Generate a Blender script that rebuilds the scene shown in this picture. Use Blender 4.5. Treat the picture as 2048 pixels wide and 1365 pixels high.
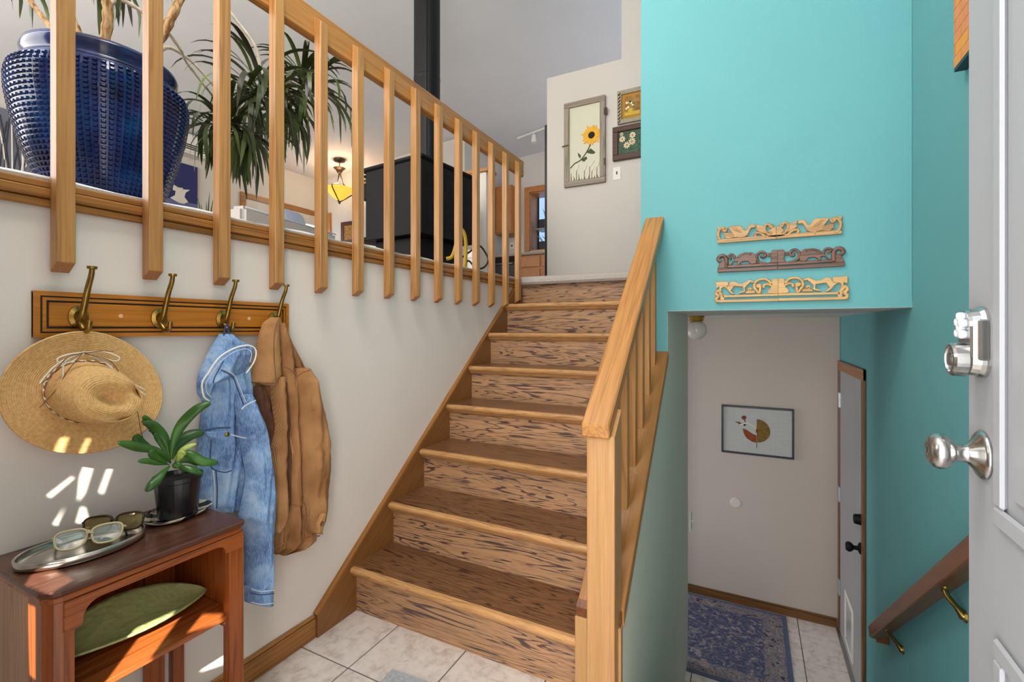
import bpy, bmesh, math, random
from mathutils import Vector, Matrix, noise as mn
R = math.radians
rnd = random.Random(7)
for o in list(bpy.data.objects): bpy.data.objects.remove(o)
scene = bpy.context.scene
C = scene.collection

# ------------------------------------------------------------------ camera
FPX, CXP, CYP = 935.0, 1024.0, 657.0
YAW = math.atan(478 / FPX); SY, CY_ = math.sin(YAW), math.cos(YAW)
HC = 1.229
cd = bpy.data.cameras.new('camera'); cam = bpy.data.objects.new('camera', cd); C.objects.link(cam)
cam.location = (0, 0, HC); cam.rotation_euler = (R(90), 0, YAW)
cd.sensor_width = 36; cd.lens = FPX / 2048 * 36; cd.shift_y = -(682.5 - CYP) / 2048; cd.clip_start = .02
scene.camera = cam

# ------------------------------------------------------------------ world, sun, daylight and fill lamps, exposure
w = bpy.data.worlds.new('world'); scene.world = w; w.use_nodes = True
bg = w.node_tree.nodes['Background']; bg.inputs[0].default_value = (.42, .62, .95, 1); bg.inputs[1].default_value = 1.0
def lamp(name, kind, loc, rot, energy, color=(1, 1, 1), **kw):
    l = bpy.data.lights.new(name, kind); l.energy = energy; l.color = color
    for k, v in kw.items(): setattr(l, k, v)
    o = bpy.data.objects.new(name, l); C.objects.link(o); o.location = loc; o.rotation_euler = rot
    o['kind'] = 'helper'
    return o
sun = lamp('sun', 'SUN', (3, -5, 5), (0, 0, 0), 20, (1, .93, .82), angle=R(.6))
sun.rotation_euler = Vector((-.5, .6, -.5)).to_track_quat('-Z', 'Y').to_euler()
# daylight at the front doorway; the other lamps here are added fill
lamp('doorway_daylight', 'AREA', (-.2, -.5, 1.25), (R(90), 0, R(-6)), 50, (1, .975, .94), shape='RECTANGLE', size=.9, size_y=2.3)
lamp('upper_front_fill', 'AREA', (-.35, -.35, 3.3), (R(76), 0, R(-25)), 9, (1, .975, .94), shape='RECTANGLE', size=1.5, size_y=1.9)  # added fill lamp over the door; the opening there is made up
lamp('living_fill', 'AREA', (-4.4, -.86, 2.9), (R(90), 0, 0), 150, (1, .985, .96), shape='RECTANGLE', size=4.2, size_y=1.9)  # added fill lamp before a solid wall, standing in for an unseen window
lamp('entry_fill', 'POINT', (-.95, .55, 3.5), (0, 0, 0), 88, (1, .97, .94), shadow_soft_size=.3)  # added out-of-frame point lamp that evens the light; no fixture here
lamp('hall_fill', 'AREA', (-2.4, 3.2, .25), (R(90), 0, R(-90)), 24, (1, .97, .93), shape='RECTANGLE', size=.9, size_y=1.2)  # added fill lamp brightening the lower hall from its unseen side
scene.cycles.max_bounces = 7; scene.cycles.diffuse_bounces = 4; scene.cycles.glossy_bounces = 3; scene.cycles.caustics_reflective = False; scene.cycles.caustics_refractive = False
scene.view_settings.view_transform = 'Standard'
scene.view_settings.look = 'None'
scene.view_settings.exposure = 0.22
scene.view_settings.gamma = 1
scene.view_settings.use_curve_mapping = False

# ------------------------------------------------------------------ survey helpers (photo measurement -> point on a known plane)
def ray(px, py):
    u = (px - CXP) / FPX; v = (CYP - py) / FPX
    return u * CY_ - SY, u * SY + CY_, v
def onX(px, py, X):
    d = ray(px, py); t = X / d[0]; return Vector((X, t * d[1], HC + t * d[2]))
def onY(px, py, Y):
    d = ray(px, py); t = Y / d[1]; return Vector((t * d[0], Y, HC + t * d[2]))
def onZ(px, py, Z):
    d = ray(px, py); t = (Z - HC) / d[2]; return Vector((t * d[0], t * d[1], Z))
def atD(px, py, dep):
    d = ray(px, py); return Vector((d[0] * dep, d[1] * dep, HC + d[2] * dep))

# ------------------------------------------------------------------ materials
MATS = {}
def lin(c):
    f = lambda v: v / 12.92 if v <= .04045 else ((v + .055) / 1.055) ** 2.4
    return tuple(f(v / 255) for v in c) + (1,)
class NT:
    def __init__(s, name, rough=.6, metal=0, spec=.5):
        s.m = bpy.data.materials.new(name); s.m.use_nodes = True; s.t = s.m.node_tree; s.n = s.t.nodes
        s.b = s.n['Principled BSDF']; s.b.inputs['Roughness'].default_value = rough; s.b.inputs['Metallic'].default_value = metal
        s.b.inputs['Specular IOR Level'].default_value = spec
        MATS[name] = s.m
    def new(s, typ, **kw):
        n = s.n.new(typ)
        for k, v in kw.items():
            if k in n.inputs.keys(): n.inputs[k].default_value = v
            else: setattr(n, k, v)
        return n
    def link(s, a, b): s.t.links.new(a, b)
    def coord(s, scale=(1, 1, 1), rand=True, loc=(0, 0, 0), rot=(0, 0, 0)):
        tc = s.new('ShaderNodeTexCoord'); mp = s.new('ShaderNodeMapping'); mp.inputs['Scale'].default_value = scale
        mp.inputs['Rotation'].default_value = rot; mp.inputs['Location'].default_value = loc
        out = tc.outputs['Object']
        if rand:
            oi = s.new('ShaderNodeObjectInfo'); ml = s.new('ShaderNodeMath', operation='MULTIPLY'); ml.inputs[1].default_value = 37.
            s.link(oi.outputs['Random'], ml.inputs[0])
            ad = s.new('ShaderNodeVectorMath', operation='ADD'); s.link(out, ad.inputs[0]); s.link(ml.outputs[0], ad.inputs[1]); out = ad.outputs[0]
        s.link(out, mp.inputs['Vector']); return mp.outputs[0]
    def noise(s, vec, scale, detail=3, dist=0, rough=.55):
        n = s.new('ShaderNodeTexNoise'); s.link(vec, n.inputs['Vector']); n.inputs['Scale'].default_value = scale
        n.inputs['Detail'].default_value = detail; n.inputs['Distortion'].default_value = dist; n.inputs['Roughness'].default_value = rough
        return n.outputs['Fac']
    def ramp(s, fac, stops):
        n = s.new('ShaderNodeValToRGB'); e = n.color_ramp.elements
        while len(e) < len(stops): e.new(.5)
        for el, (p, c) in zip(e, stops): el.position = p; el.color = c if len(c) == 4 else tuple(c) + (1,)
        s.link(fac, n.inputs[0]); return n.outputs[0]
    def math(s, op, a, b=None):
        n = s.new('ShaderNodeMath', operation=op)
        for i, v in enumerate((a, b)):
            if v is None: continue
            if isinstance(v, (int, float)): n.inputs[i].default_value = v
            else: s.link(v, n.inputs[i])
        return n.outputs[0]
    def mix(s, fac, a, b, mode='MIX'):
        n = s.new('ShaderNodeMix', data_type='RGBA', blend_type=mode)
        for i, v in ((0, fac), (6, a), (7, b)):
            if isinstance(v, (int, float)): n.inputs[i].default_value = v
            elif isinstance(v, tuple): n.inputs[i].default_value = v if len(v) == 4 else v + (1,)
            else: s.link(v, n.inputs[i])
        return n.outputs[2]
    def color(s, v):
        if isinstance(v, tuple): s.b.inputs['Base Color'].default_value = v
        else: s.link(v, s.b.inputs['Base Color'])
    def bump(s, fac, strength=.2, dist=.002):
        n = s.new('ShaderNodeBump'); n.inputs['Strength'].default_value = strength; n.inputs['Distance'].default_value = dist
        s.link(fac, n.inputs['Height']); s.link(n.outputs[0], s.b.inputs['Normal'])
def plain(name, rgb, rough=.6, metal=0, spec=.5, var=.08, vs=6):
    t = NT(name, rough, metal, spec); c = lin(rgb); v = t.coord()
    dk = tuple(x * (1 - var) for x in c[:3]) + (1,); lt = tuple(min(1, x * (1 + var)) for x in c[:3]) + (1,)
    t.color(t.ramp(t.noise(v, vs, 4), [(.3, dk), (.7, lt)])); return t
def paint(name, rgb, bump=.25, scale=140, rough=.7):
    t = plain(name, rgb, rough, var=.03, vs=1.5, spec=.3); t.bump(t.noise(t.coord(rand=False), scale, 3), bump, .0015); return t
def wood(name, dark, light, axis='Z', fine=60, bands=5, rough=.45, line=.42, ring=3.0, spec=.4):
    """stretched contour-line grain running along axis"""
    t = NT(name, rough, spec=spec); st = {'X': (.03, 1, 1), 'Y': (1, .03, 1), 'Z': (1, 1, .03)}[axis]
    v = t.coord(st)
    n1 = t.noise(v, ring * 9, 2, .25)
    w_ = t.math('SINE', t.math('MULTIPLY', n1, bands * 6.28))
    lines = t.ramp(w_, [(.0, (1, 1, 1)), (.55, (.75,) * 3), (.95, (0, 0, 0))])
    fib = t.noise(v, fine * 3, 3)
    d, l = lin(dark), lin(light)
    base = t.ramp(t.noise(t.coord(tuple(x * .5 for x in st)), 6, 2), [(.25, tuple(.8 * x for x in l[:3])), (.75, l)])
    c1 = t.mix(t.math('MULTIPLY', t.math('SUBTRACT', 1., lines), line), base, d)
    c2 = t.mix(t.math('MULTIPLY', t.ramp(fib, [(.35, (1, 1, 1)), (.6, (0, 0, 0))]), .3), c1, d)
    t.color(c2); t.bump(fib, .12, .001); return t
def oak(name, dark, light, axis, amount=.9, rough=.35, sc=1.0):
    """strong cathedral grain of stained oak"""
    t = NT(name, rough, spec=.45); st = {'X': (.085, 1, 1), 'Y': (1, .085, 1)}[axis]
    v = t.coord(tuple(x * sc for x in st)); n1 = t.noise(v, 12, 3.5, .5, .55)
    w_ = t.math('SINE', t.math('MULTIPLY', n1, 95))
    ln = t.ramp(w_, [(.0, (0, 0, 0)), (.45, (0, 0, 0)), (.85, (1, 1, 1))])
    br = t.noise(t.coord({'X': (.35, 3, 3), 'Y': (3, .35, 3)}[axis]), 26, 3)
    msk = t.ramp(br, [(.34, (.1, .1, .1)), (.52, (1, 1, 1))])
    fib = t.noise(v, 160, 2)
    d, l = lin(dark), lin(light)
    base = t.ramp(t.noise(v, 4, 3), [(.3, tuple(.72 * x for x in l[:3])), (.75, l)])
    c = t.mix(t.math('MULTIPLY', t.math('MULTIPLY', ln, msk), amount), base, d)
    c = t.mix(t.math('MULTIPLY', t.ramp(fib, [(.3, (1, 1, 1)), (.55, (0, 0, 0))]), .35), c, d)
    t.color(c); t.bump(fib, .08, .001); return t
def emis(name, rgb, strength):
    t = NT(name); t.color(lin(rgb)); t.b.inputs['Emission Color'].default_value = lin(rgb); t.b.inputs['Emission Strength'].default_value = strength; return t

paint('wall_cream', (221, 213, 205)); paint('wall_turquoise', (98, 158, 160), .35)
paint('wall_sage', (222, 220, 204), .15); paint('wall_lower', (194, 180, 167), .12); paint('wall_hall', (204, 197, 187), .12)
paint('ceiling_white', (212, 213, 214), .3, 70); paint('soffit_white', (205, 200, 196), .2)
wood('pine', (126, 80, 40), (192, 140, 82), 'Z', rough=.38)
wood('pine_y', (118, 72, 32), (184, 128, 66), 'Y', rough=.38)
wood('pine_x', (118, 70, 28), (190, 132, 70), 'X', rough=.4)
wood('pine_pale', (150, 102, 56), (190, 144, 92), 'Z', rough=.4, line=.3)
wood('pine_cap', (120, 76, 34), (168, 116, 60), 'Y', rough=.45, line=.25)
wood('end_grain', (130, 78, 40), (190, 136, 92), 'X', bands=16, ring=6)
plain('end_cut', (206, 160, 118), .6, var=.15, vs=120)
wood('skirt_wood', (92, 58, 28), (146, 98, 52), 'Y', rough=.35, line=.3)
wood('trim_wood', (88, 52, 22), (172, 116, 56), 'Y', rough=.35)
wood('trim_x', (70, 44, 22), (128, 86, 46), 'X', rough=.4)
wood('trim_z', (66, 42, 20), (120, 80, 42), 'Z', rough=.4)
oak('oak_tread', (46, 32, 26), (136, 94, 62), 'X', .85, .28)
oak('oak_riser', (74, 60, 60), (198, 152, 110), 'X', .95, .45)
oak('oak_nosing', (96, 62, 36), (214, 160, 102), 'X', .35, .35)
wood('rail_dark', (70, 36, 14), (122, 72, 36), 'Y', rough=.3)
wood('cabinet_wood', (86, 38, 14), (162, 86, 38), 'Z', rough=.22, bands=7)
wood('cabinet_y', (86, 38, 14), (164, 88, 40), 'Y', rough=.22, bands=7)
wood('cabinet_side', (130, 92, 60), (190, 148, 110), 'Z', rough=.3)
wood('cabinet_top', (48, 26, 18), (96, 60, 46), 'Y', rough=.25)
wood('hook_board', (124, 68, 14), (200, 126, 40), 'Y', rough=.3, line=.25)
plain('hook_groove', (34, 18, 10), .4); plain('brass', (150, 122, 62), .28, 1, var=.25, vs=30); plain('brass_bright', (196, 160, 74), .2, 1)
plain('nail_plug', (216, 170, 130), .5)
wood('weathered', (92, 80, 68), (168, 152, 134), 'Z', line=.5); wood('weathered_x', (92, 80, 68), (160, 144, 126), 'X', line=.5)
wood('dark_frame', (40, 22, 14), (84, 50, 32), 'X'); plain('pewter_frame', (150, 142, 118), .5, var=.3, vs=90)
plain('black_metal', (12, 12, 13), .6, 0, .2, var=.15); plain('black_pipe', (10, 10, 11), .5, 0, .3); plain('black_hole', (6, 6, 6), .9)
plain('white_plastic', (226, 222, 212), .4, var=.02); plain('plate_beige', (212, 202, 192), .4, var=.02); plain('steel', (196, 194, 190), .22, 1, var=.05); plain('white_button', (214, 216, 218), .45)
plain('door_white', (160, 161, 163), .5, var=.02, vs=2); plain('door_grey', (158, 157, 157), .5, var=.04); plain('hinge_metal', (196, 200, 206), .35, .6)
plain('black_pot', (20, 20, 26), .25, spec=.6); plain('soil', (36, 26, 20), .95, var=.5, vs=120)
plain('carpet', (178, 168, 158), .95, var=.2, vs=160); plain('sofa_grey', (186, 180, 174), .9, var=.35, vs=300); plain('sofa_blue', (178, 188, 206), .9, var=.08)
plain('lens_glass', (196, 202, 190), .05, spec=.8); plain('shell_frame', (54, 34, 22), .2, var=.6, vs=60); plain('pale_frame', (190, 178, 132), .2); plain('dark_lens', (44, 40, 66), .03, .6)
plain('gold_lens', (152, 138, 96), .05, .6); plain('pewter', (202, 198, 190), .22, 1, var=.06)
plain('rust', (138, 62, 24), .8, var=.2, vs=40); plain('olive', (118, 88, 28), .8, var=.25, vs=60); plain('bird_black', (24, 22, 22), .7); plain('bird_red', (130, 40, 22), .8)
plain('navy_frame', (38, 36, 52), .4); plain('yellow_petal', (226, 166, 28), .6, var=.15, vs=60); plain('flower_core', (40, 28, 20), .9, var=.4, vs=300)
plain('green_stem', (64, 74, 36), .7, var=.2); plain('pale_grass', (120, 106, 70), .7, var=.2); plain('seed_white', (232, 226, 208), .7)
plain('yellow_rubber', (198, 160, 30), .5); plain('black_rubber', (24, 24, 26), .5); plain('oak_cab', (176, 112, 52), .4, var=.12, vs=12); plain('counter', (150, 132, 116), .4, var=.2, vs=60)
plain('canvas_grey', (102, 104, 116), .8); plain('canvas_navy', (38, 40, 92), .8); plain('canvas_mid', (92, 94, 132), .8); plain('canvas_cream', (206, 200, 184), .8); plain('canvas_dark', (50, 52, 62), .8)
plain('mat_ochre', (178, 126, 34), .8); plain('picture_brown', (150, 108, 48), .7, var=.5, vs=30); plain('flower_cream', (236, 220, 170), .7); plain('picture_green', (60, 86, 62), .7, var=.6, vs=60); plain('petal_white', (232, 214, 182), .7, var=.2, vs=90)
plain('vase_yellow', (196, 164, 44), .6); plain('leaf_green', (88, 110, 50), .6)
plain('thread_white', (232, 228, 218), .8); plain('cord_brown', (128, 84, 50), .8); plain('seam_light', (196, 204, 214), .8); plain('seam_dark', (52, 70, 108), .8); plain('seam_brown', (128, 88, 58), .9)
plain('window_shade', (206, 200, 190), .8); plain('bronze', (74, 58, 40), .4, .7); plain('globe_glass', (208, 200, 190), .2)
plain('planter_black', (20, 22, 30), .5); plain('planter_leaf', (110, 138, 96), .6, var=.3, vs=40); plain('fridge', (20, 20, 22), .4)
plain('shell_white', (232, 232, 230), .5); plain('teal_edge', (22, 62, 70), .7); plain('grille_brass', (170, 130, 70), .35, .8)
emis('window_bright', (238, 246, 255), 1.6); emis('sky_pane', (150, 190, 240), 1.3); emis('lamp_bowl', (250, 176, 62), 1.0)
# frosted pane of the sunflower frame
plain('cream_pane', (206, 202, 178), .35, var=.02)
# floor tile
t = NT('tile', .35, spec=.5); v = t.coord(); t.color(t.ramp(t.noise(v, 22, 6, .4, .65), [(.3, lin((186, 170, 158))), (.5, lin((214, 204, 196))), (.75, lin((226, 218, 212)))])); t.bump(t.noise(v, 60, 3), .08, .001)
plain('grout', (112, 104, 98), .9)
# rug on the lower floor
t = NT('rug_field', .95, spec=.1); v = t.coord((1, 1, 1), False); vo = t.new('ShaderNodeTexVoronoi', feature='SMOOTH_F1'); vo.inputs['Scale'].default_value = 8; t.link(v, vo.inputs['Vector'])
w_ = t.math('SINE', t.math('MULTIPLY', vo.outputs['Distance'], 60)); n = t.noise(v, 26, 5, 1.2)
c = t.mix(t.ramp(w_, [(.3, (0, 0, 0)), (.8, (1, 1, 1))]), lin((80, 84, 112)), lin((104, 106, 128)))
c = t.mix(t.ramp(n, [(.52, (0, 0, 0)), (.66, (.8,) * 3)]), c, lin((176, 160, 150))); c = t.mix(t.ramp(t.noise(v, 44, 3, 3), [(.56, (0, 0, 0)), (.64, (.8,) * 3)]), c, lin((52, 48, 74)))
t.color(c); t.bump(n, .3, .003)
t = NT('rug_border', .95, spec=.1); v = t.coord((1, 1, 1), False); n = t.noise(v, 20, 5, 1.4)
c = t.ramp(n, [(.36, lin((64, 58, 78))), (.44, lin((150, 140, 140))), (.52, lin((96, 94, 114))), (.60, lin((158, 148, 144))), (.7, lin((120, 84, 78)))]); t.color(c); t.bump(n, .3, .003)
plain('rug_edge', (84, 92, 122), .95, var=.2, vs=120)
# woven mat
t = NT('mat_weave', .95, spec=.1); v = t.coord((1, 1, 1), False); ch = t.new('ShaderNodeTexChecker'); ch.inputs['Scale'].default_value = 90; t.link(v, ch.inputs['Vector'])
t.color(t.mix(t.noise(v, 80, 3), lin((130, 134, 140)), lin((196, 198, 202)))); t.bump(ch.outputs['Fac'], .6, .004)
# cobalt glaze
t = NT('cobalt_glaze', .16, spec=.4); v = t.coord(); t.color(t.ramp(t.noise(v, 9, 4), [(.3, lin((7, 20, 60))), (.55, lin((12, 44, 106))), (.8, lin((30, 84, 144)))])); t.b.inputs['Coat Weight'].default_value = .1; t.b.inputs['Coat Roughness'].default_value = .06
# bark, leaves
t = NT('bark', .85, spec=.2); v = t.coord((1, 1, .25)); n = t.noise(v, 60, 4, 1); t.color(t.ramp(n, [(.35, lin((120, 82, 48))), (.6, lin((196, 164, 120)))])); t.bump(n, .6, .004)
plain('bark_pale', (206, 196, 176), .85, var=.15, vs=60)
t = NT('dracaena', .4, spec=.4); v = t.coord((1, 1, 1)); t.color(t.ramp(t.noise(v, 3, 2), [(.3, lin((52, 40, 32))), (.5, lin((58, 72, 34))), (.75, lin((98, 116, 48)))]))
t = NT('fern', .35, spec=.45); v = t.coord(); t.color(t.ramp(t.noise(v, 7, 2), [(.3, lin((34, 72, 28))), (.6, lin((62, 108, 36))), (.8, lin((112, 150, 52)))])); t.b.inputs['Subsurface Weight'].default_value = 0
plain('fern_young', (170, 190, 90), .4); plain('aloe', (58, 74, 40), .5)
# straw: concentric braid comes from geometry, colour from noise
t = NT('straw', .75, spec=.25); v = t.coord(); n = t.noise(v, 150, 3); t.color(t.ramp(n, [(.3, lin((198, 154, 96))), (.7, lin((222, 182, 124)))])); t.bump(n, .4, .002)
# denim
t = NT('denim', .85, spec=.15); v = t.coord(); big = t.noise(v, 9, 4, .6); wv = t.noise(t.coord((1, 1, .12)), 420, 2)
c = t.ramp(big, [(.3, lin((58, 94, 152))), (.5, lin((104, 146, 198))), (.70, lin((168, 196, 226)))]); c = t.mix(t.math('MULTIPLY', t.ramp(wv, [(.4, (1, 1, 1)), (.6, (0, 0, 0))]), .35), c, lin((196, 212, 232))); t.color(c); t.bump(t.noise(v, 40, 4), .3, .004)
# corduroy
t = NT('corduroy', .9, spec=.12); v = t.coord(); wv = t.new('ShaderNodeTexWave', wave_type='BANDS', bands_direction='Y'); wv.inputs['Scale'].default_value = 150; wv.inputs['Distortion'].default_value = 1.5; t.link(v, wv.inputs['Vector'])
c = t.ramp(t.noise(v, 8, 3), [(.3, lin((156, 110, 70))), (.7, lin((202, 152, 102)))]); c = t.mix(t.math('MULTIPLY', wv.outputs['Fac'], .3), c, lin((110, 72, 46))); t.color(c); t.bump(wv.outputs['Fac'], .4, .002)
plain('corduroy_dark', (96, 62, 44), .95, var=.2, vs=40)
# carved woods
wood('carved_tan', (96, 66, 38), (196, 152, 98), 'X', line=.3); wood('carved_dark', (44, 30, 26), (124, 88, 70), 'X', line=.6); wood('carved_gold', (118, 82, 44), (214, 170, 108), 'X', line=.25)
# leaf platter with scale relief
t = NT('platter_green', .3, spec=.5); v = t.coord(); vo = t.new('ShaderNodeTexVoronoi'); vo.inputs['Scale'].default_value = 75; t.link(v, vo.inputs['Vector'])
t.color(t.mix(t.noise(v, 8, 3), lin((140, 150, 90)), lin((184, 194, 136)))); t.bump(vo.outputs['Distance'], .5, .004)
# striped saucer
t = NT('saucer_glaze', .08, spec=.6); v = t.coord((1, 1, 0), False, rot=(0, 0, R(35))); wv = t.new('ShaderNodeTexWave', bands_direction='X'); wv.inputs['Scale'].default_value = 7; wv.inputs['Distortion'].default_value = 2.2; t.link(v, wv.inputs['Vector'])
t.color(t.ramp(wv.outputs['Fac'], [(.5, lin((26, 28, 40))), (.62, lin((206, 196, 170)))]))
# linen of the bird print
t = NT('linen', .9, spec=.1); v = t.coord(); n = t.noise(t.coord((1, 1, .05)), 300, 2); n2 = t.noise(t.coord((.05, 1, 1)), 300, 2); t.color(t.mix(t.math('MULTIPLY', t.math('ADD', n, n2), .5), lin((160, 158, 150)), lin((206, 206, 200))))
# painted brick canvas
t = NT('brick_canvas', .7, spec=.3); v = t.coord(); br = t.new('ShaderNodeTexBrick'); br.inputs['Scale'].default_value = 1; br.inputs['Brick Width'].default_value = .09; br.inputs['Row Height'].default_value = .034; br.inputs['Mortar Size'].default_value = .0012
br.inputs['Color1'].default_value = lin((214, 140, 44)); br.inputs['Color2'].default_value = lin((196, 108, 88)); br.inputs['Mortar'].default_value = lin((70, 44, 32))
sp = t.new('ShaderNodeSeparateXYZ'); cb = t.new('ShaderNodeCombineXYZ'); t.link(v, sp.inputs[0]); t.link(sp.outputs['Y'], cb.inputs['X']); t.link(sp.outputs['Z'], cb.inputs['Y']); t.link(cb.outputs[0], br.inputs['Vector'])
t.color(t.mix(t.math('MULTIPLY', t.noise(v, 40, 3), .5), br.outputs['Color'], lin((226, 168, 92))))
# clear window / lens glass
def glass(name, rgb, alpha):
    t = NT(name, .03, spec=.6); t.color(lin(rgb)); t.b.inputs['Alpha'].default_value = alpha
glass('lens_clear', (190, 205, 205), .35)

# ------------------------------------------------------------------ mesh building
class MB:
    def __init__(s): s.v = []; s.f = []
    def add(s, v, f):
        b = len(s.v); s.v += [tuple(p) for p in v]; s.f += [tuple(i + b for i in q) for q in f]; return s
    def box(s, x0, x1, y0, y1, z0, z1):
        x0, x1 = sorted((x0, x1)); y0, y1 = sorted((y0, y1)); z0, z1 = sorted((z0, z1))
        return s.add([(x0, y0, z0), (x1, y0, z0), (x1, y1, z0), (x0, y1, z0), (x0, y0, z1), (x1, y0, z1), (x1, y1, z1), (x0, y1, z1)],
                     [(0, 3, 2, 1), (4, 5, 6, 7), (0, 1, 5, 4), (1, 2, 6, 5), (2, 3, 7, 6), (3, 0, 4, 7)])
    def prism(s, poly, d0, d1, axis='Y'):
        """poly: 2D points; axis is the extrusion axis ('X': (y,z), 'Y': (x,z), 'Z': (x,y))"""
        mk = {'X': lambda p, d: (d, p[0], p[1]), 'Y': lambda p, d: (p[0], d, p[1]), 'Z': lambda p, d: (p[0], p[1], d)}[axis]
        n = len(poly); v = [mk(p, d0) for p in poly] + [mk(p, d1) for p in poly]
        return s.add(v, [tuple(range(n)), tuple(range(2 * n - 1, n - 1, -1))] + [(i, i + n, (i + 1) % n + n, (i + 1) % n) for i in range(n)])
    def tube(s, path, rad, n=8, flat=1.0, up=None):
        path = [Vector(p) for p in path]; m = len(path)
        rr = rad if isinstance(rad, (list, tuple)) else [rad] * m
        prev = None; rings = []
        for i, p in enumerate(path):
            tg = (path[min(i + 1, m - 1)] - path[max(i - 1, 0)]).normalized()
            if prev is None:
                ref = Vector(up) if up else (Vector((0, 0, 1)) if abs(tg.z) < .9 else Vector((1, 0, 0)))
                prev = (ref - tg * ref.dot(tg)).normalized()
            else: prev = (prev - tg * prev.dot(tg)).normalized()
            bn = tg.cross(prev)
            rings.append([p + (prev * math.cos(2 * math.pi * k / n) * flat + bn * math.sin(2 * math.pi * k / n)) * rr[i] for k in range(n)])
        return s.loft(rings)
    def loft(s, rings, cap=True):
        n = len(rings[0]); v = [p for r in rings for p in r]; f = []
        for i in range(len(rings) - 1):
            for k in range(n): f.append((i * n + k, i * n + (k + 1) % n, (i + 1) * n + (k + 1) % n, (i + 1) * n + k))
        if cap: f.append(tuple(range(n - 1, -1, -1))); f.append(tuple((len(rings) - 1) * n + k for k in range(n)))
        return s.add(v, f)
    def lathe(s, prof, c=(0, 0, 0), axis='Z', n=32, sx=1, sy=1, cap=True):
        rings = []
        for r, h in prof:
            ring = []
            for k in range(n):
                a = 2 * math.pi * k / n; x, y = r * math.cos(a) * sx, r * math.sin(a) * sy
                q = {'Z': (x, y, h), 'X': (h, x, y), 'Y': (x, h, y)}[axis]
                ring.append((c[0] + q[0], c[1] + q[1], c[2] + q[2]))
            rings.append(ring)
        return s.loft(rings, cap)
    def grid(s, rows):
        n = len(rows[0]); v = [p for r in rows for p in r]
        return s.add(v, [(i * n + k, i * n + k + 1, (i + 1) * n + k + 1, (i + 1) * n + k) for i in range(len(rows) - 1) for k in range(n - 1)])
def link(o, parent=None):
    C.objects.link(o)
    if parent is not None: o.parent = parent
    return o
def wloc(p):
    v = Vector((0, 0, 0))
    while p is not None: v += p.location; p = p.parent
    return v
def obj(name, mb, mat, parent=None, bevel=0, smooth=False, solid=0, sub=0, origin=None, seg=1, fix=True):
    me = bpy.data.meshes.new(name); bm = bmesh.new()
    vs = [bm.verts.new(p) for p in mb.v]
    for f in mb.f:
        try: bm.faces.new([vs[i] for i in f])
        except ValueError: pass
    bmesh.ops.remove_doubles(bm, verts=bm.verts, dist=1e-6)
    if fix: bmesh.ops.recalc_face_normals(bm, faces=bm.faces)
    if bevel: bmesh.ops.bevel(bm, geom=[e for e in bm.edges if len(e.link_faces) == 2 and e.calc_face_angle(0) > .6], offset=bevel, segments=seg, affect='EDGES', clamp_overlap=True)
    lo = Vector([min(v.co[i] for v in bm.verts) for i in range(3)]); hi = Vector([max(v.co[i] for v in bm.verts) for i in range(3)])
    c = (lo + hi) / 2
    if parent is None: c.z = lo.z
    if origin is not None: c = Vector(origin)
    bmesh.ops.translate(bm, verts=bm.verts, vec=-c)
    bm.to_mesh(me); bm.free()
    if smooth: me.polygons.foreach_set('use_smooth', [True] * len(me.polygons))
    me.materials.append(MATS[mat])
    o = link(bpy.data.objects.new(name, me), parent); o.location = c - wloc(parent)
    if solid: md = o.modifiers.new('thickness', 'SOLIDIFY'); md.thickness = solid; md.offset = 0
    if sub: md = o.modifiers.new('smooth', 'SUBSURF'); md.levels = sub; md.render_levels = sub
    return o
def tag(o, label, cat, group=None):
    o['label'] = label; o['category'] = cat
    if group: o['group'] = group
    return o
def thing(name, label, cat, loc, group=None):
    o = link(bpy.data.objects.new(name, None)); o.location = loc; o.empty_display_size = .05
    return tag(o, label, cat, group)
def struct(o): o['kind'] = 'structure'; return o
def sroot(name, loc): return struct(link_at(bpy.data.objects.new(name, None), loc))
def link_at(o, loc): C.objects.link(o); o.location = loc; o.empty_display_size = .05; return o
B = lambda *a: MB().box(*a)
def along(o, ang):
    """turn a sloping board so that its own Y axis runs along the slope (grain follows the board)"""
    o.data.transform(Matrix.Rotation(-ang, 4, 'X')); o.rotation_euler.x = ang; return o
def spline(pts, n=8):
    """Catmull-Rom through the points"""
    P = [Vector(p) for p in pts]; out = []
    for i in range(len(P) - 1):
        p0, p1, p2, p3 = P[max(i - 1, 0)], P[i], P[i + 1], P[min(i + 2, len(P) - 1)]
        for k in range(n):
            u = k / n
            out.append(.5 * ((2 * p1) + (p2 - p0) * u + (2 * p0 - 5 * p1 + 4 * p2 - p3) * u * u + (3 * p1 - p0 - 3 * p2 + p3) * u ** 3))
    out.append(P[-1]); return out

# ================================================================== the setting
XL, Y1, XR, YB, ZU, ZL, ZS, YH = -1.55, 2.3, .552, 3.93, 1.6, -.855, 1.31, 4.15
ceilz = lambda x: 4.03 + .08 * (x + 7.3)
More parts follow.
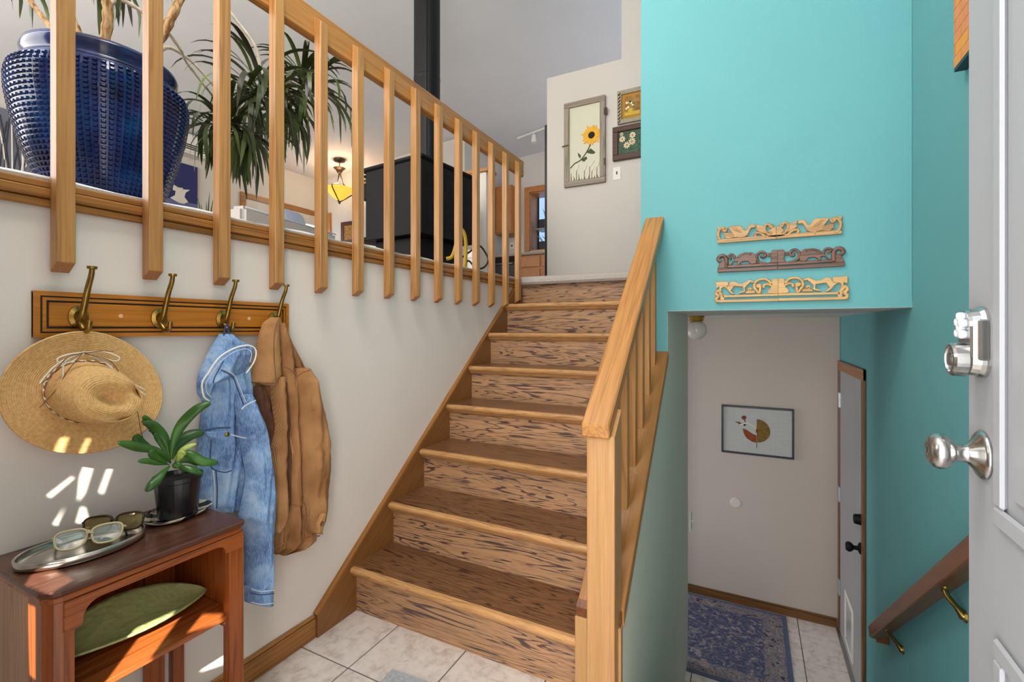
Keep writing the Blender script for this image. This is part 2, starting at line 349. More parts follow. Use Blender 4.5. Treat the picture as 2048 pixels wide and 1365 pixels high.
# floors
fl = sroot('floor', (-.5, .7, 0))
obj('grout_bed', MB().box(XL, -.351, -.12, 1.56, -.12, -.004).box(-.351, XR, -.12, 1.45, -.12, -.004), 'grout', fl)
xs = [XL] + [-1.298 + .33 * i for i in range(6)] + [XR]; ys = [-.12 + .0] + [1.236 - .33 * i for i in range(3, -1, -1)] + [1.51]
for i in range(len(xs) - 1):
    for j in range(len(ys) - 1):
        x0, x1, y0, y1 = xs[i] + .003, xs[i + 1] - .003, ys[j] + .003, ys[j + 1] - .003
        if x0 > -.4: y1 = min(y1, 1.45)
        elif x1 > -.36: x1 = -.36
        if x1 - x0 < .03 or y1 - y0 < .02: continue
        obj('tile', B(x0, x1, y0, y1, -.012, 0), 'tile', fl, bevel=.0015)
fl2 = sroot('floor_lower', (-.5, 3, ZL))
obj('grout_bed', B(-2.6, XR, 2.2, YB, ZL - .1, ZL - .004), 'grout', fl2)
xs = [-.625 + .307 * i - .307 * 2 for i in range(6)]; xs = [-1.24, -.933, -.626, -.319, -.012, .295, XR]; ys = [2.28, 2.57, 2.86, 3.15, 3.44, 3.73, YB]
for i in range(len(xs) - 1):
    for j in range(len(ys) - 1):
        obj('tile', B(xs[i] + .003, xs[i + 1] - .003, ys[j] + .003, ys[j + 1] - .003, ZL - .012, ZL), 'tile', fl2, bevel=.0015)
stp = sroot('floor_steps', (.1, 1.8, ZL))
for k in range(3):
    obj('step', B(-.351, XR, 1.452 + .26 * k, 1.452 + .26 * (k + 1), ZL, -.214 * (k + 1)), 'oak_tread', stp)
struct(obj('floor_upper', MB().box(-7.4, -1.552, -.95, 8.3, 1.53, ZU), 'carpet'))
struct(obj('floor_landing', MB().box(-1.551, -.47, 3.17, 8.3, 1.36, ZU), 'carpet'))
# walls round the entry and the stairs
struct(obj('wall_left', MB().box(XL - .12, XL, -.1, 3.165, -.12, 1.529), 'wall_cream'))
fw = struct(obj('wall_front', MB().prism([(-.475, .6), (-.352, .6), (-.352, ZS + .001), (XR - .001, ZS + .001), (XR - .001, 5), (-.475, 5)], Y1, Y1 + .12), 'wall_turquoise'))
struct(obj('wall_right', MB().box(XR, XR + .12, .04, YB + .1, ZL - .1, 5), 'wall_turquoise'))
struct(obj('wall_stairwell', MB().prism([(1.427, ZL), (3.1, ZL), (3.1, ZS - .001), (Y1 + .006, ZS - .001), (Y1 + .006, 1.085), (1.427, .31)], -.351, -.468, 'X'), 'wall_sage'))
struct(obj('ceiling_lower', MB().box(-.475, XR, Y1 + .121, 3.175, ZS, ZS + .04).box(-2.6, XR, 3.176, YB + .1, ZS, ZS + .04).box(-.351, XR, Y1 + .001, Y1 + .1205, ZS - .0005, ZS + .02), 'soffit_white'))
struct(obj('wall_back', B(-2.6, XR - .002, YB, YB + .1, ZL - .1, ZS - .001), 'wall_lower'))
struct(obj('wall_landing', MB().prism([(-1.744, ZU), (-.3, ZU), (-.3, 5), (-1.027, 5), (-1.027, 3.628), (-1.744, 3.628)], YH, YH + .1), 'wall_hall'))
# front of the house behind the camera: wall beside the doorway with an added pierced panel shaping sun patches, end walls
mb = MB()
SX0, SX1 = -1.26, -.60
mb.box(-1.67, SX0, 0, .06, -.1, 4.6).box(SX1, -.55, 0, .06, -.1, 4.6).box(SX0, SX1, 0, .06, -.1, .80).box(SX0, SX1, 0, .06, 1.48, 4.6)
struct(obj('wall_entry', mb, 'wall_cream'))
sl = sroot('sun_mask', (-.99, .02, .86))
SD = Vector((-.5, .6, -.5))
def back(p):
    t_ = (p.y - .03) / SD.y; q = p - SD * t_; return (q.x, q.z)
HOLES = [[back(onX(x, y, XL)) for x, y in poly] for poly in (((224, 912), (236, 908), (206, 992), (196, 986)), ((176, 912), (196, 906), (172, 985), (152, 1012), (158, 955)), ((160, 1016), (172, 1014), (180, 1044), (150, 1048)), ((92, 992), (148, 950), (150, 956), (98, 1000)), ((104, 1050), (128, 1012), (132, 1014), (114, 1056)), ((385, 1262), (450, 1232), (458, 1325), (400, 1345)))]
HOLES += [[back(onY(x, y, .404)) for x, y in ((54, 1206), (72, 1214), (72, 1364), (58, 1352))]]
HOLES += [[back(onZ(x, y, .704)) for x, y in ((60, 1150), (112, 1138), (150, 1160), (97, 1192), (46, 1172))], [back(onZ(x, y, .462)) for x, y in ((372, 1268), (405, 1228), (446, 1228), (440, 1246))]]
from mathutils.geometry import tessellate_polygon
loops = [[(SX0, .80), (SX1, .80), (SX1, 1.48), (SX0, 1.48)]] + HOLES
flat2 = [p for L in loops for p in L]
tris = tessellate_polygon([[Vector((x, z, 0)) for x, z in L] for L in loops])
panel = obj('sun_mask_panel', MB().add([(x, .03, z) for x, z in flat2], tris), 'trim_z', sl, solid=.006)  # added sun mask, its holes traced back from the wanted sun patches
struct(obj('wall_sunblock', B(.34, .46, -1.05, 0, -.2, 6), 'wall_cream'))  # unseen wall added to keep direct sun out of the doorway
struct(obj('wall_porch', MB().box(.34, XR + .12, 0, .04, ZL, 5), 'wall_cream'))
struct(obj('wall_stub', B(XL - .12, XL, -.95, -.1, -.2, 4.6), 'wall_cream'))
# living room, dining, kitchen shell
struct(obj('wall_living', B(-7.4, -7.3, -.95, 8.3, ZU, 4.03), 'wall_hall'))
struct(obj('wall_dining', B(-7.3, -4.151, 6.27, 6.37, ZU, 4.3), 'wall_hall'))
struct(obj('wall_street', B(-7.4, XL - .12, -1.05, -.95, ZU, 4.6), 'wall_hall'))
YK = 7.6
wk = [onY(1060, 386, YK), onY(1120, 500, YK)]
mb = MB(); wx0, wx1, wz0, wz1 = wk[0].x, wk[0].x + .95, onY(1060, 503, YK).z, wk[0].z
mb.box(-4.05, wx0, YK, YK + .1, ZU, 4.6).box(wx1, .6, YK, YK + .1, ZU, 4.6).box(wx0, wx1, YK, YK + .1, ZU, wz0).box(wx0, wx1, YK, YK + .1, wz1, 4.6)
struct(obj('wall_kitchen', mb, 'wall_hall'))
struct(obj('wall_corner', B(-4.15, -4.05, 6.27, YK + .1, ZU, 4.5), 'wall_hall'))
c0, c1 = -7.45, .75
struct(obj('ceiling', MB().prism([(c0, ceilz(c0)), (c1, ceilz(c1)), (c1, ceilz(c1) + .1), (c0, ceilz(c0) + .1)], -1.05, 8.3), 'ceiling_white'))
# baseboards and edge trim
bb = sroot('baseboard_left', (XL + .01, .7, 0))
obj('board', B(XL, XL + .013, .05, 1.298, 0, .075), 'trim_wood', bb, bevel=.002); obj('moulding', B(XL, XL + .009, .05, 1.298, .076, .092), 'trim_wood', bb, bevel=.003)
bb = sroot('baseboard_back', (-.5, YB, ZL))
obj('board', B(-2.5, XR - .02, YB - .014, YB, ZL, ZL + .05), 'trim_x', bb, bevel=.002); obj('moulding', B(-2.5, XR - .02, YB - .009, YB, ZL + .051, ZL + .066), 'trim_x', bb, bevel=.003)
tr = sroot('trim_1', (XL, 1.6, 1.53))
for z0, z1, dx in ((1.527, 1.546, .016), (1.547, 1.571, .022), (1.572, 1.590, .017)):
    obj('moulding', B(XL, XL + dx, .05, 3.14, z0, z1), 'trim_wood', tr, bevel=.003)
# rolled carpet edge on top of the trim
rows = [(XL - .01, .05 + i * .1, 1.5985 + .0035 * math.sin(i * 1.7)) for i in range(32)]
obj('carpet_edge', MB().tube(rows, .007, 8), 'shell_white', tr, smooth=True)

# ================================================================== stairs up
RN, RS = .236, .2
nose = lambda n: 1.468 + RN * (n - 1)
st = thing('staircase', 'dark stained oak staircase of seven treads climbing to the carpeted landing', 'stairs', (-1, 1.468, 0))
SXL, SXR = XL + .02, -.47
for n in range(1, 8):
    y0 = nose(n); z = RS * n
    tr_ = obj('tread', B(SXL, SXR, y0 + .022, y0 + RN + .036, z - .03, z), 'oak_tread', st)
    prof = [(y0 + .022, z), (y0 + .008, z - .002), (y0 + .001, z - .009), (y0, z - .016), (y0 + .004, z - .025), (y0 + .012, z - .031), (y0 + .022, z - .031)]
    obj('nosing', MB().prism(prof, SXL, SXR if n > 1 else -.462, 'X'), 'oak_nosing', tr_)
    obj('scotia', MB().prism([(y0 + .036, z - .0312), (y0 + .012, z - .0312), (y0 + .017, z - .038), (y0 + .025, z - .046), (y0 + .036, z - .05)], SXL, SXR, 'X'), 'oak_nosing', tr_)
for n in range(1, 9):
    y0 = nose(n) + .037
    obj('riser', B(SXL, SXR, y0, y0 + .016, RS * (n - 1) if n > 1 else 0, RS * n - .031), 'oak_riser', st)
along(obj('skirtboard', MB().prism([(1.30, 0), (1.30, .09), (3.06, 1.525), (3.16, 1.525), (3.16, 0)], XL, SXL, 'X'), 'skirt_wood', st), math.atan(.83))
along(obj('skirt_cap', MB().prism([(1.299, .09), (1.292, .098), (3.062, 1.542), (3.075, 1.535)], XL, SXL + .004, 'X'), 'trim_wood', st), math.atan(.83))
obj('return_block', B(-.4755, -.452, 1.458, 1.506, .166, .202), 'oak_tread', st, bevel=.006)
along(obj('side_skirt', MB().prism([(1.44, 0), (1.44, .33), (2.3, 1.09), (3.15, 1.55), (3.15, 1.2), (1.9, 0)], -.4685, -.488, 'X'), 'pine_y', st), math.atan(.83))
# carpet roll at the landing edge
ring = []
prof = [(3.112, 1.550), (3.098, 1.566), (3.098, 1.588), (3.112, 1.605), (3.135, 1.611), (3.17, 1.612), (3.17, 1.55)]
tag(obj('carpet_runner', MB().prism(prof, XL + .02, -.477, 'X'), 'carpet', smooth=False), 'pale grey carpet rolled over the top edge of the oak stairs', 'carpet')

# ================================================================== balustrade hung on the living room floor edge
bl = thing('balustrade', 'golden pine balustrade with square balusters hung over the cream wall', 'railing', (XL + .02, 1.6, 1.36))
def baluster(x0, x1, y0, y1, z0, z1, mat='pine'):
    return B(x0, x1, y0, y1, z0, z1)
for n in range(14):
    y0 = .504 + .1943 * n; zb = 1.368 if n < 12 else 1.372 + .0 * n
    if n == 13: zb = 1.41
    xa, xb2 = XL + .0225, XL + .058
    m = MB().prism([(xa, zb), (xb2, zb + .022), (xb2, 2.428), (xa, 2.452)], y0, y0 + .0365, 'Y')
    bq = obj('baluster', m, 'pine', bl, bevel=.0015)
    obj('cut_end', MB().prism([(xa + .001, zb - .0002), (xb2 - .001, zb + .0218), (xb2 - .001, zb + .0212), (xa + .001, zb - .0008)], y0 + .001, y0 + .0355, 'Y'), 'end_grain', bq)
rl = obj('top_rail', B(XL - .016, XL + .0215, .1, 3.19, 2.372, 2.492), 'pine_y', bl, bevel=.006)

# ================================================================== stair railing with newel post
rg = thing('stair_railing', 'honey pine stair railing with square newel post and sloping flat handrail', 'railing', (-.41, 1.36, 0))
hz = lambda y: .944 + .851 * (y - 1.34)
SLP = math.atan(.851)
hrail = obj('handrail', MB().prism([(1.338, .905), (1.338, .944), (Y1 - .001, hz(Y1)), (Y1 - .001, hz(Y1) - .052), (1.352, .903)], -.452, -.367, 'X'), 'pine_y', rg, bevel=.004); along(hrail, SLP)
obj('end_cut', B(-.449, -.370, 1.3372, 1.3379, .908, .941), 'end_cut', hrail)
nw = obj('newel_post', MB().prism([(1.36, 0.0005), (1.36, hz(1.36) - .053), (1.443, hz(1.443) - .053), (1.443, .0005)], -.442, -.357, 'X'), 'pine_pale', rg, bevel=.002)
cz = lambda y: .345 + .872 * (y - 1.41)
for k in range(6):
    y0 = 1.541 + .136 * k
    obj('baluster', MB().prism([(y0, cz(y0)), (y0, hz(y0) - .053), (y0 + .034, hz(y0 + .034) - .053), (y0 + .034, cz(y0 + .034))], -.428, -.394, 'X'), 'pine', rg, bevel=.0015)
along(obj('cap_board', MB().prism([(1.43, cz(1.43)), (1.43, cz(1.43) - .03), (Y1 - .001, cz(Y1) - .03), (Y1 - .001, cz(Y1))], -.493, -.346, 'X'), 'pine_cap', rg, bevel=.002), math.atan(.872))
obj('cap_return', MB().prism([(1.409, cz(1.41) - .02), (1.409, cz(1.41) + .004), (1.43, cz(1.43)), (1.43, cz(1.43) - .04)], -.493, -.352, 'X'), 'rail_dark', rg)
obj('end_board', B(-.495, -.349, 1.403, 1.426, .0005, cz(1.41) - .024), 'pine_pale', rg, bevel=.002)
obj('side_moulding', MB().prism([(1.43, cz(1.43) - .032), (1.43, cz(1.43) - .05), (Y1 - .001, cz(Y1) - .05), (Y1 - .001, cz(Y1) - .032)], -.351, -.346, 'X'), 'pine_y', rg)

# ================================================================== handrail on the turquoise wall
hr = thing('wall_handrail', 'dark wooden handrail on brass brackets along the teal wall', 'handrail', (.5, 2.2, -.2))
A_, B_ = Vector((.505, 2.66, -.16)), Vector((.505, 1.3, .885))
d = (B_ - A_).normalized(); u_ = Vector((1, 0, 0)); nrm = u_.cross(d).normalized()
if nrm.z < 0: nrm = -nrm
ringf = lambda p: [p + u_ * a * .024 + nrm * b * .03 for a, b in ((-1, -1), (-1, .5), (-.6, 1), (.6, 1), (1, .5), (1, -1))]
along(obj('rail', MB().loft([ringf(A_), ringf(B_)]), 'rail_dark', hr, bevel=.003), -math.atan(1.045 / 1.36))
obj('rail_return', B(.505, XR - .002, 2.63, 2.67, -.192, -.145), 'rail_dark', hr, bevel=.003)
for f in (.16, .62):
    p = A_ + (B_ - A_) * f - nrm * .026
    br = obj('bracket', MB().tube(spline([p, p + Vector((.005, 0, -.02)), p + Vector((.024, -.004, -.045)), (XR - .004, p.y - .006, p.z - .07)], 5), [.008] * 12 + [.010, .011, .013, .015], 10), 'brass', hr, smooth=True)
    obj('bracket_clip', MB().tube([p - d * .022, p + d * .022], .008, 10), 'brass_bright', br, smooth=True)
    obj('bracket_plate', MB().lathe([(.001, 0), (.017, 0), (.014, -.006), (.001, -.006)], (XR - .001, p.y - .006, p.z - .07), 'X', 16), 'brass', br, smooth=False)

# ================================================================== coat rack
cr = thing('coat_rack', 'amber wooden coat rack board with four antique brass double hooks', 'coat rack', (XL + .01, .82, 1.206))
ry0, ry1, rz0, rz1 = .477, 1.172, 1.206, 1.32
obj('board', B(XL + .0005, XL + .014, ry0, ry1, rz0, rz1), 'hook_groove', cr, bevel=.003)
obj('edge_frame', MB().box(XL + .001, XL + .0175, ry0, ry1, rz1 - .011, rz1).box(XL + .001, XL + .0175, ry0, ry1, rz0, rz0 + .011)
    .box(XL + .001, XL + .0175, ry0, ry0 + .011, rz0 + .0112, rz1 - .0112).box(XL + .001, XL + .0175, ry1 - .011, ry1, rz0 + .0112, rz1 - .0112), 'hook_board', cr)
obj('inner_frame', MB().box(XL + .001, XL + .018, ry0 + .015, ry1 - .015, rz1 - .022, rz1 - .015).box(XL + .001, XL + .018, ry0 + .015, ry1 - .015, rz0 + .015, rz0 + .022)
    .box(XL + .001, XL + .018, ry0 + .015, ry0 + .022, rz0 + .0222, rz1 - .0222).box(XL + .001, XL + .018, ry1 - .022, ry1 - .015, rz0 + .0222, rz1 - .0222), 'hook_board', cr)
obj('panel', B(XL + .001, XL + .019, ry0 + .027, ry1 - .027, rz0 + .027, rz1 - .027), 'hook_board', cr, bevel=.002)
hook_y = [.559 + .183 * i for i in range(4)]
for i, y in enumerate(hook_y):
    x = XL + .019
    hk = obj('hook', MB().lathe([(.001, 0), (.021, 0), (.0205, .004), (.012, .008), (.001, .008)], (x, y, 1.258), 'X', 24, 1.0, 1.35), 'brass', cr, smooth=False)
    up = spline([(x + .006, y, 1.245), (x + .022, y, 1.262), (x + .03, y + .002, 1.29), (x + .042, y + .004, 1.33), (x + .06, y + .004, 1.362), (x + .064, y + .004, 1.378)], 6)
    obj('upper_prong', MB().tube(up, [.008 - .0025 * k / len(up) for k in range(len(up))], 10), 'brass', hk, smooth=True)
    obj('prong_tip', MB().lathe([(.001, 0), (.0095, .0), (.0105, .003), (.0105, .007), (.001, .008)], (x + .064, y + .004, 1.377), 'Z', 20), 'brass', hk)
    lo = spline([(x + .006, y, 1.25), (x + .018, y, 1.235), (x + .034, y + .001, 1.222), (x + .05, y + .002, 1.228), (x + .056, y + .002, 1.248)], 6)
    obj('lower_prong', MB().tube(lo, [.007 - .001 * k / len(lo) for k in range(len(lo))], 10), 'brass', hk, smooth=True)
for y in (.65, 1.016):
    obj('screw_plug', MB().lathe([(.001, 0), (.006, 0), (.005, .0015), (.001, .0018)], (XL + .0188, y, 1.262), 'X', 16), 'nail_plug', cr)

# ================================================================== straw hat, hung by its brim on the first hook
def sup(a, b, n, th):
    c_, s_ = math.cos(th), math.sin(th); return a * math.copysign(abs(c_) ** (2 / n), c_), b * math.copysign(abs(s_) ** (2 / n), s_)
HT = thing('straw_hat', 'wide brimmed tan straw hat with white cord bow hung on the wall', 'hat', (XL + .05, .563, .93))
hc = Vector((XL + .055, .565, 1.068)); tilt = R(-4)
def hp(u, v, h):
    """hat frame: u along the wall, v up, h away from the wall"""
    a = R(-28); uu, vv = u * math.cos(a) - v * math.sin(a), u * math.sin(a) + v * math.cos(a)
    return hc + Vector((h + vv * math.sin(tilt), uu, vv * math.cos(tilt)))
NA = 96
rows = []
for i in range(120):
    f = i / 119; ring = []
    for k in range(NA):
        th = 2 * math.pi * k / NA
        a = .086 + (.164 - .086) * f; b = .072 + (.150 - .072) * f
        ridge = .0022 * abs(math.sin(f * math.pi * 18))
        h = .012 * f ** 2 * math.cos(2 * th + .6) + .008 * f + ridge + .004 * math.sin(3 * th + 1) * f
        ring.append(hp(a * math.cos(th), b * math.sin(th), h))
    rows.append(ring)
obj('brim', MB().loft(rows, False), 'straw', HT, smooth=True, solid=.003)
rows = []
for i in range(80):
    f = i / 79; ring = []
    for k in range(NA):
        th = 2 * math.pi * k / NA
        a, b = sup(.087 - .021 * f ** 1.8, .073 - .020 * f ** 1.8, 2.2, th)
        ring.append(hp(a + .004 * f, b - .008 * f, .001 + .108 * f + .0016 * abs(math.sin(f * math.pi * 20)) + .006 * f * math.cos(th)))
    rows.append(ring)
NT_ = 70
for i in range(1, NT_ + 1):
    f = 1 - i / NT_; ring = []
    for k in range(NA):
        th = 2 * math.pi * k / NA
        a, b = sup(.066 * (f + .001), .053 * (f + .001), 2.3, th)
        q = math.exp(-((a - .006) / .036) ** 2 - ((b - .002) / .020) ** 2)
        pinch = math.exp(-((a - .05) / .024) ** 2) * math.exp(-((abs(b) - .036) / .014) ** 2)
        ring.append(hp(a + .004, b - .008, .109 + .010 * math.sin(min(1, (1 - f) * 2.2) * math.pi / 2) - .036 * q - .02 * pinch + .0018 * abs(math.sin(f * math.pi * 13)) + .006 * (a / .061)))
    rows.append(ring)
obj('crown', MB().loft(rows, False), 'straw', HT, smooth=True, solid=.002)
def onhat(th, lift=.0, grow=1.0):
    return hp((.088 * grow) * math.cos(th), (.074 * grow) * math.sin(th), .012 + lift)
bow = onhat(R(80), .006, 1.02)
band = obj('cord_band', MB().tube([onhat(R(80 + 200 * k / 40), .002 + .002 * math.sin(k * 1.9), 1.02 + .02 * math.sin(k * 2.4)) for k in range(41)], .0022, 6), 'thread_white', HT, smooth=True)
obj('cord_band', MB().tube([onhat(R(80 + 200 * k / 40), .005 + .002 * math.sin(k * 1.9 + 2), 1.02 + .02 * math.sin(k * 2.4 + 2.5)) for k in range(41)], .0016, 6), 'cord_brown', HT, smooth=True)
def wallpath(pts, x, n=8): return spline([onX(p[0], p[1], x) for p in pts], n)
zz = lambda L: [(zx / 2.904, 530 + zy / 2.904) for zx, zy in L]
for L, m in (([(490, 510), (400, 520), (335, 545), (350, 575), (420, 560), (490, 515)], 'thread_white'), ([(490, 510), (420, 530), (330, 580), (260, 650), (232, 690)], 'thread_white'), ([(490, 505), (380, 560), (365, 650), (355, 750)], 'thread_white'),
             ([(490, 510), (600, 505), (690, 535), (670, 560), (580, 535), (490, 512)], 'thread_white'), ([(490, 512), (600, 560), (690, 640), (850, 762)], 'thread_white'), ([(490, 508), (620, 570), (720, 660), (845, 728)], 'thread_white'),
             ([(490, 512), (600, 500), (660, 505)], 'cord_brown'), ([(480, 515), (390, 540), (300, 640), (240, 690)], 'cord_brown'), ([(490, 515), (640, 560), (720, 680), (790, 820), (815, 950), (830, 1005)], 'cord_brown'), ([(480, 515), (390, 620), (330, 720), (230, 830)], 'cord_brown')):
    obj('bow_cord', MB().tube(wallpath(zz(L), XL + .105 if m == 'thread_white' else XL + .108), .0017 if m == 'thread_white' else .001, 6), m, HT, smooth=True)

# ================================================================== jackets
def drape(rows, xb, depth, folds, mat_seed=0, n=56, sharp=.5, zoff=0):
    """rows: (py, pxl, pxr [, depth scale]) silhouettes on the wall plane -> closed cloth body with vertical folds"""
    rings = []
    # densify rows
    R_ = []
    for i in range(len(rows) - 1):
        for k in range(10):
            f = k / 10; R_.append([rows[i][j] * (1 - f) + rows[i + 1][j] * f for j in range(4)])
    R_.append(list(rows[-1]))
    for ri, (py, a, b, ds) in enumerate(R_):
        L, Q = onX(a, py, xb), onX(b, py, xb); fr, bk = [], []
        for k in range(n + 1):
            t_ = k / n; p = L.lerp(Q, t_)
            env = max(0, math.sin(math.pi * t_)) ** sharp
            z = p.z
            fo = sum(A * math.sin(W * (t_ + S * (z - .8)) + P) for A, W, S, P in folds)
            nz = mn.noise(Vector((p.y * 16 + z * 5, z * 9, mat_seed))) * .013 - abs(mn.noise(Vector((p.y * 30 - z * 12, z * 16, mat_seed + 5)))) * .008 + mn.noise(Vector((p.y * 70, z * 50, mat_seed + 9))) * .002
            fr.append(Vector((xb - .03 + (depth * ds * env) + (fo + nz) * (.25 + .75 * env), p.y, z)))
            bk.append(Vector((xb - .034, p.y, z)))
        rings.append(fr + bk[::-1])
    return MB().loft(rings)
Z7 = lambda L: [(620 + zy / 2.238, 380 + a / 2.238, 380 + b / 2.238, s) for zy, a, b, s in L]
P7 = lambda L: [(380 + a / 2.238, 620 + b / 2.238) for a, b in L]
def seam(parent, L, x, mat, r=.0016, name='seam'):
    obj(name, MB().tube(wallpath(P7(L), x, 6), r, 6), mat, parent, smooth=True)
dj = thing('denim_jacket', 'faded light blue denim jacket hanging from the third hook', 'jacket', (XL + .06, .93, .28))
xd = XL + .055
obj('body', drape(Z7([(150, 150, 232, .35), (200, 118, 255, .7), (280, 92, 290, .9), (360, 84, 305, 1), (450, 80, 310, 1), (560, 66, 320, 1), (680, 56, 318, 1), (800, 46, 318, 1), (880, 46, 305, .95), (905, 60, 290, .8)]),
    xd, .05, [(.008, 19, .5, .4), (.005, 33, -.4, 1.7)], 1), 'denim', dj, smooth=True)
obj('sleeve', drape(Z7([(380, 232, 296, .6), (430, 226, 312, .9), (520, 240, 340, 1), (620, 255, 362, 1), (740, 276, 380, 1.05), (850, 262, 388, 1.1), (930, 243, 388, 1.1), (1020, 262, 386, 1), (1120, 276, 382, .95), (1220, 275, 378, .9), (1248, 275, 378, .9)]),
    xd + .062, .066, [(.004, 11, 1.2, .2), (.003, 21, -1.4, 1.1)], 2), 'denim', dj, smooth=True)
cf = obj('cuff', drape(Z7([(1246, 273, 379, .95), (1285, 272, 377, .98), (1318, 272, 375, .95)]), xd + .063, .068, [(.001, 9, 0, 0)], 3), 'denim', dj, smooth=True)
seam(cf, [(274, 1252), (320, 1262), (378, 1256)], xd + .126, 'seam_light'); seam(cf, [(273, 1268), (320, 1277), (377, 1270)], xd + .126, 'seam_dark'); seam(cf, [(273, 1310), (320, 1320), (375, 1314)], xd + .126, 'seam_light')
cf2 = obj('rear_cuff', drape(Z7([(960, 238, 292, .8), (1050, 236, 290, .9), (1120, 236, 288, .9), (1200, 237, 284, .9), (1240, 240, 280, .9)]), xd + .012, .05, [(.002, 12, 1, 1)], 4), 'denim', dj, smooth=True)
# collar: a folded band round the neck opening
cl = obj('collar', drape(Z7([(108, 158, 205, .5), (130, 146, 224, .8), (165, 122, 290, .9), (200, 104, 296, 1), (240, 88, 282, .9), (285, 66, 252, .8), (330, 58, 120, .8), (380, 60, 100, .7), (408, 82, 98, .5)]),
    xd + .02, .062, [(.006, 9, 1, 2)], 6), 'denim', dj, smooth=True)
seam(cl, [(86, 408), (62, 388), (54, 330), (80, 285), (130, 215), (200, 172), (262, 160), (294, 180), (288, 230), (252, 284)], xd + .078, 'thread_white', .0026, 'collar_edge')
seam(cl, [(96, 392), (76, 370), (72, 330), (96, 290), (142, 228), (205, 186), (255, 176), (276, 195), (268, 235)], xd + .083, 'seam_light', .0012)
seam(dj, [(150, 230), (112, 300), (104, 330)], xd + .082, 'seam_dark', .0018)
seam(dj, [(140, 270), (190, 300), (215, 360), (240, 425)], xd + .088, 'seam_dark', .002); seam(dj, [(150, 262), (200, 296), (226, 356), (250, 415)], xd + .088, 'seam_light')
seam(dj, [(232, 446), (250, 428), (294, 406)], xd + .136, 'seam_light', .0022, 'shoulder_seam')
seam(dj, [(66, 540), (120, 530), (180, 528)], xd + .062, 'seam_dark', .0024, 'chest_seam'); seam(dj, [(184, 560), (215, 568), (250, 575)], xd + .068, 'seam_light', .002, 'chest_seam')
pk = obj('pocket_flap', MB().prism([(q.y, q.z) for q in [onX(*p, xd + .05) for p in P7([(80, 548), (178, 544), (182, 560), (168, 588), (150, 590), (120, 580), (82, 570)])]], xd + .035, xd + .05, 'X'), 'denim', dj, bevel=.003)
obj('button', MB().lathe([(.001, 0), (.008, 0), (.006, .003), (.001, .004)], tuple(onX(*P7([(166, 558)])[0], xd + .05)), 'X', 14), 'brass', pk, smooth=True)
seam(dj, [(95, 580), (92, 640), (95, 705), (150, 728), (186, 720)], xd + .056, 'seam_dark', .0018, 'pocket_seam')
seam(dj, [(104, 720), (110, 800), (108, 890)], xd + .05, 'seam_light', .002, 'placket_seam'); seam(dj, [(116, 720), (122, 800), (120, 890)], xd + .052, 'seam_dark', .0016, 'placket_seam')
hl = onX(*P7([(160, 100)])[0], XL + .062)
obj('hanging_loop', MB().tube(spline([hl + Vector((0, -.006, -.02)), hl + Vector((.004, -.005, .01)), hl + Vector((.006, 0, .024)), hl + Vector((.004, .006, .01)), hl + Vector((0, .008, -.02))], 5), .003, 6), 'seam_dark', dj, smooth=True)

bj = thing('brown_coat', 'tan brown corduroy work coat hanging from the last hook', 'jacket', (XL + .05, 1.18, .42))
xc = XL + .05
obj('body', drape(Z7([(60, 372, 430, .5), (110, 345, 455, .8), (200, 330, 500, .95), (280, 325, 545, 1), (400, 318, 560, 1), (520, 336, 570, 1), (640, 366, 575, 1), (760, 376, 578, 1), (880, 382, 580, 1), (980, 380, 582, 1), (1040, 380, 582, .95), (1070, 379, 545, .9), (1096, 379, 430, .8)]),
    xc, .044, [(.013, 23, .35, .9), (.008, 41, -.2, .3)], 11, n=60), 'corduroy', bj, smooth=True)
obj('sleeve', drape(Z7([(262, 486, 548, .6), (320, 480, 576, .9), (450, 496, 601, 1), (600, 505, 626, 1.05), (690, 510, 633, 1.05), (800, 514, 626, 1), (900, 524, 618, .95), (965, 535, 604, .9), (1000, 545, 595, .8)]),
    xc + .035, .072, [(.003, 9, .8, .2), (.003, 17, -.9, 1.1)], 12), 'corduroy', bj, smooth=True)
cl = obj('collar', drape(Z7([(34, 386, 418, .5), (60, 352, 424, .8), (110, 336, 420, 1), (200, 318, 422, 1), (290, 304, 426, 1), (325, 300, 400, .95), (340, 345, 378, .7)]), xc + .036, .05, [(.005, 7, 1.5, 1)], 13), 'corduroy', bj, smooth=True)
seam(cl, [(306, 322), (345, 336), (374, 338), (384, 318), (376, 200), (378, 110), (392, 48)], xc + .09, 'seam_brown', .002, 'collar_edge')
obj('lapel', drape(Z7([(300, 378, 428, .9), (400, 388, 434, 1), (520, 402, 434, 1), (620, 384, 436, 1), (740, 376, 438, 1), (860, 384, 442, 1), (960, 384, 436, .9), (1000, 384, 410, .7)]), xc + .04, .056, [(.003, 6, 1, .4)], 14), 'corduroy', bj, smooth=True)
obj('inner_lining', drape(Z7([(345, 302, 352, .8), (420, 308, 376, .9), (520, 330, 398, .9), (600, 356, 392, .8), (650, 368, 382, .6)]), xc + .03, .03, [(.004, 9, 0, 0)], 15), 'corduroy_dark', bj, smooth=True)
obj('lapel_fold', drape(Z7([(60, 404, 446, .6), (150, 420, 478, .8), (260, 428, 486, .9), (400, 456, 492, .9), (520, 464, 488, .9), (640, 470, 494, .9), (780, 462, 510, .9), (880, 468, 520, .8)]), xc + .04, .04, [(.003, 8, 1, 1)], 16), 'corduroy', bj, smooth=True)
obj('fold_shade', drape(Z7([(325, 426, 448, .7), (420, 428, 462, .9), (540, 430, 468, .9), (660, 432, 474, .9), (780, 434, 466, .9), (880, 438, 470, .7), (930, 442, 462, .5)]), xc + .035, .03, [(.002, 14, 0, 0)], 17), 'corduroy_dark', bj, smooth=True)  # dark strip that paints the shadow between lapel and fold
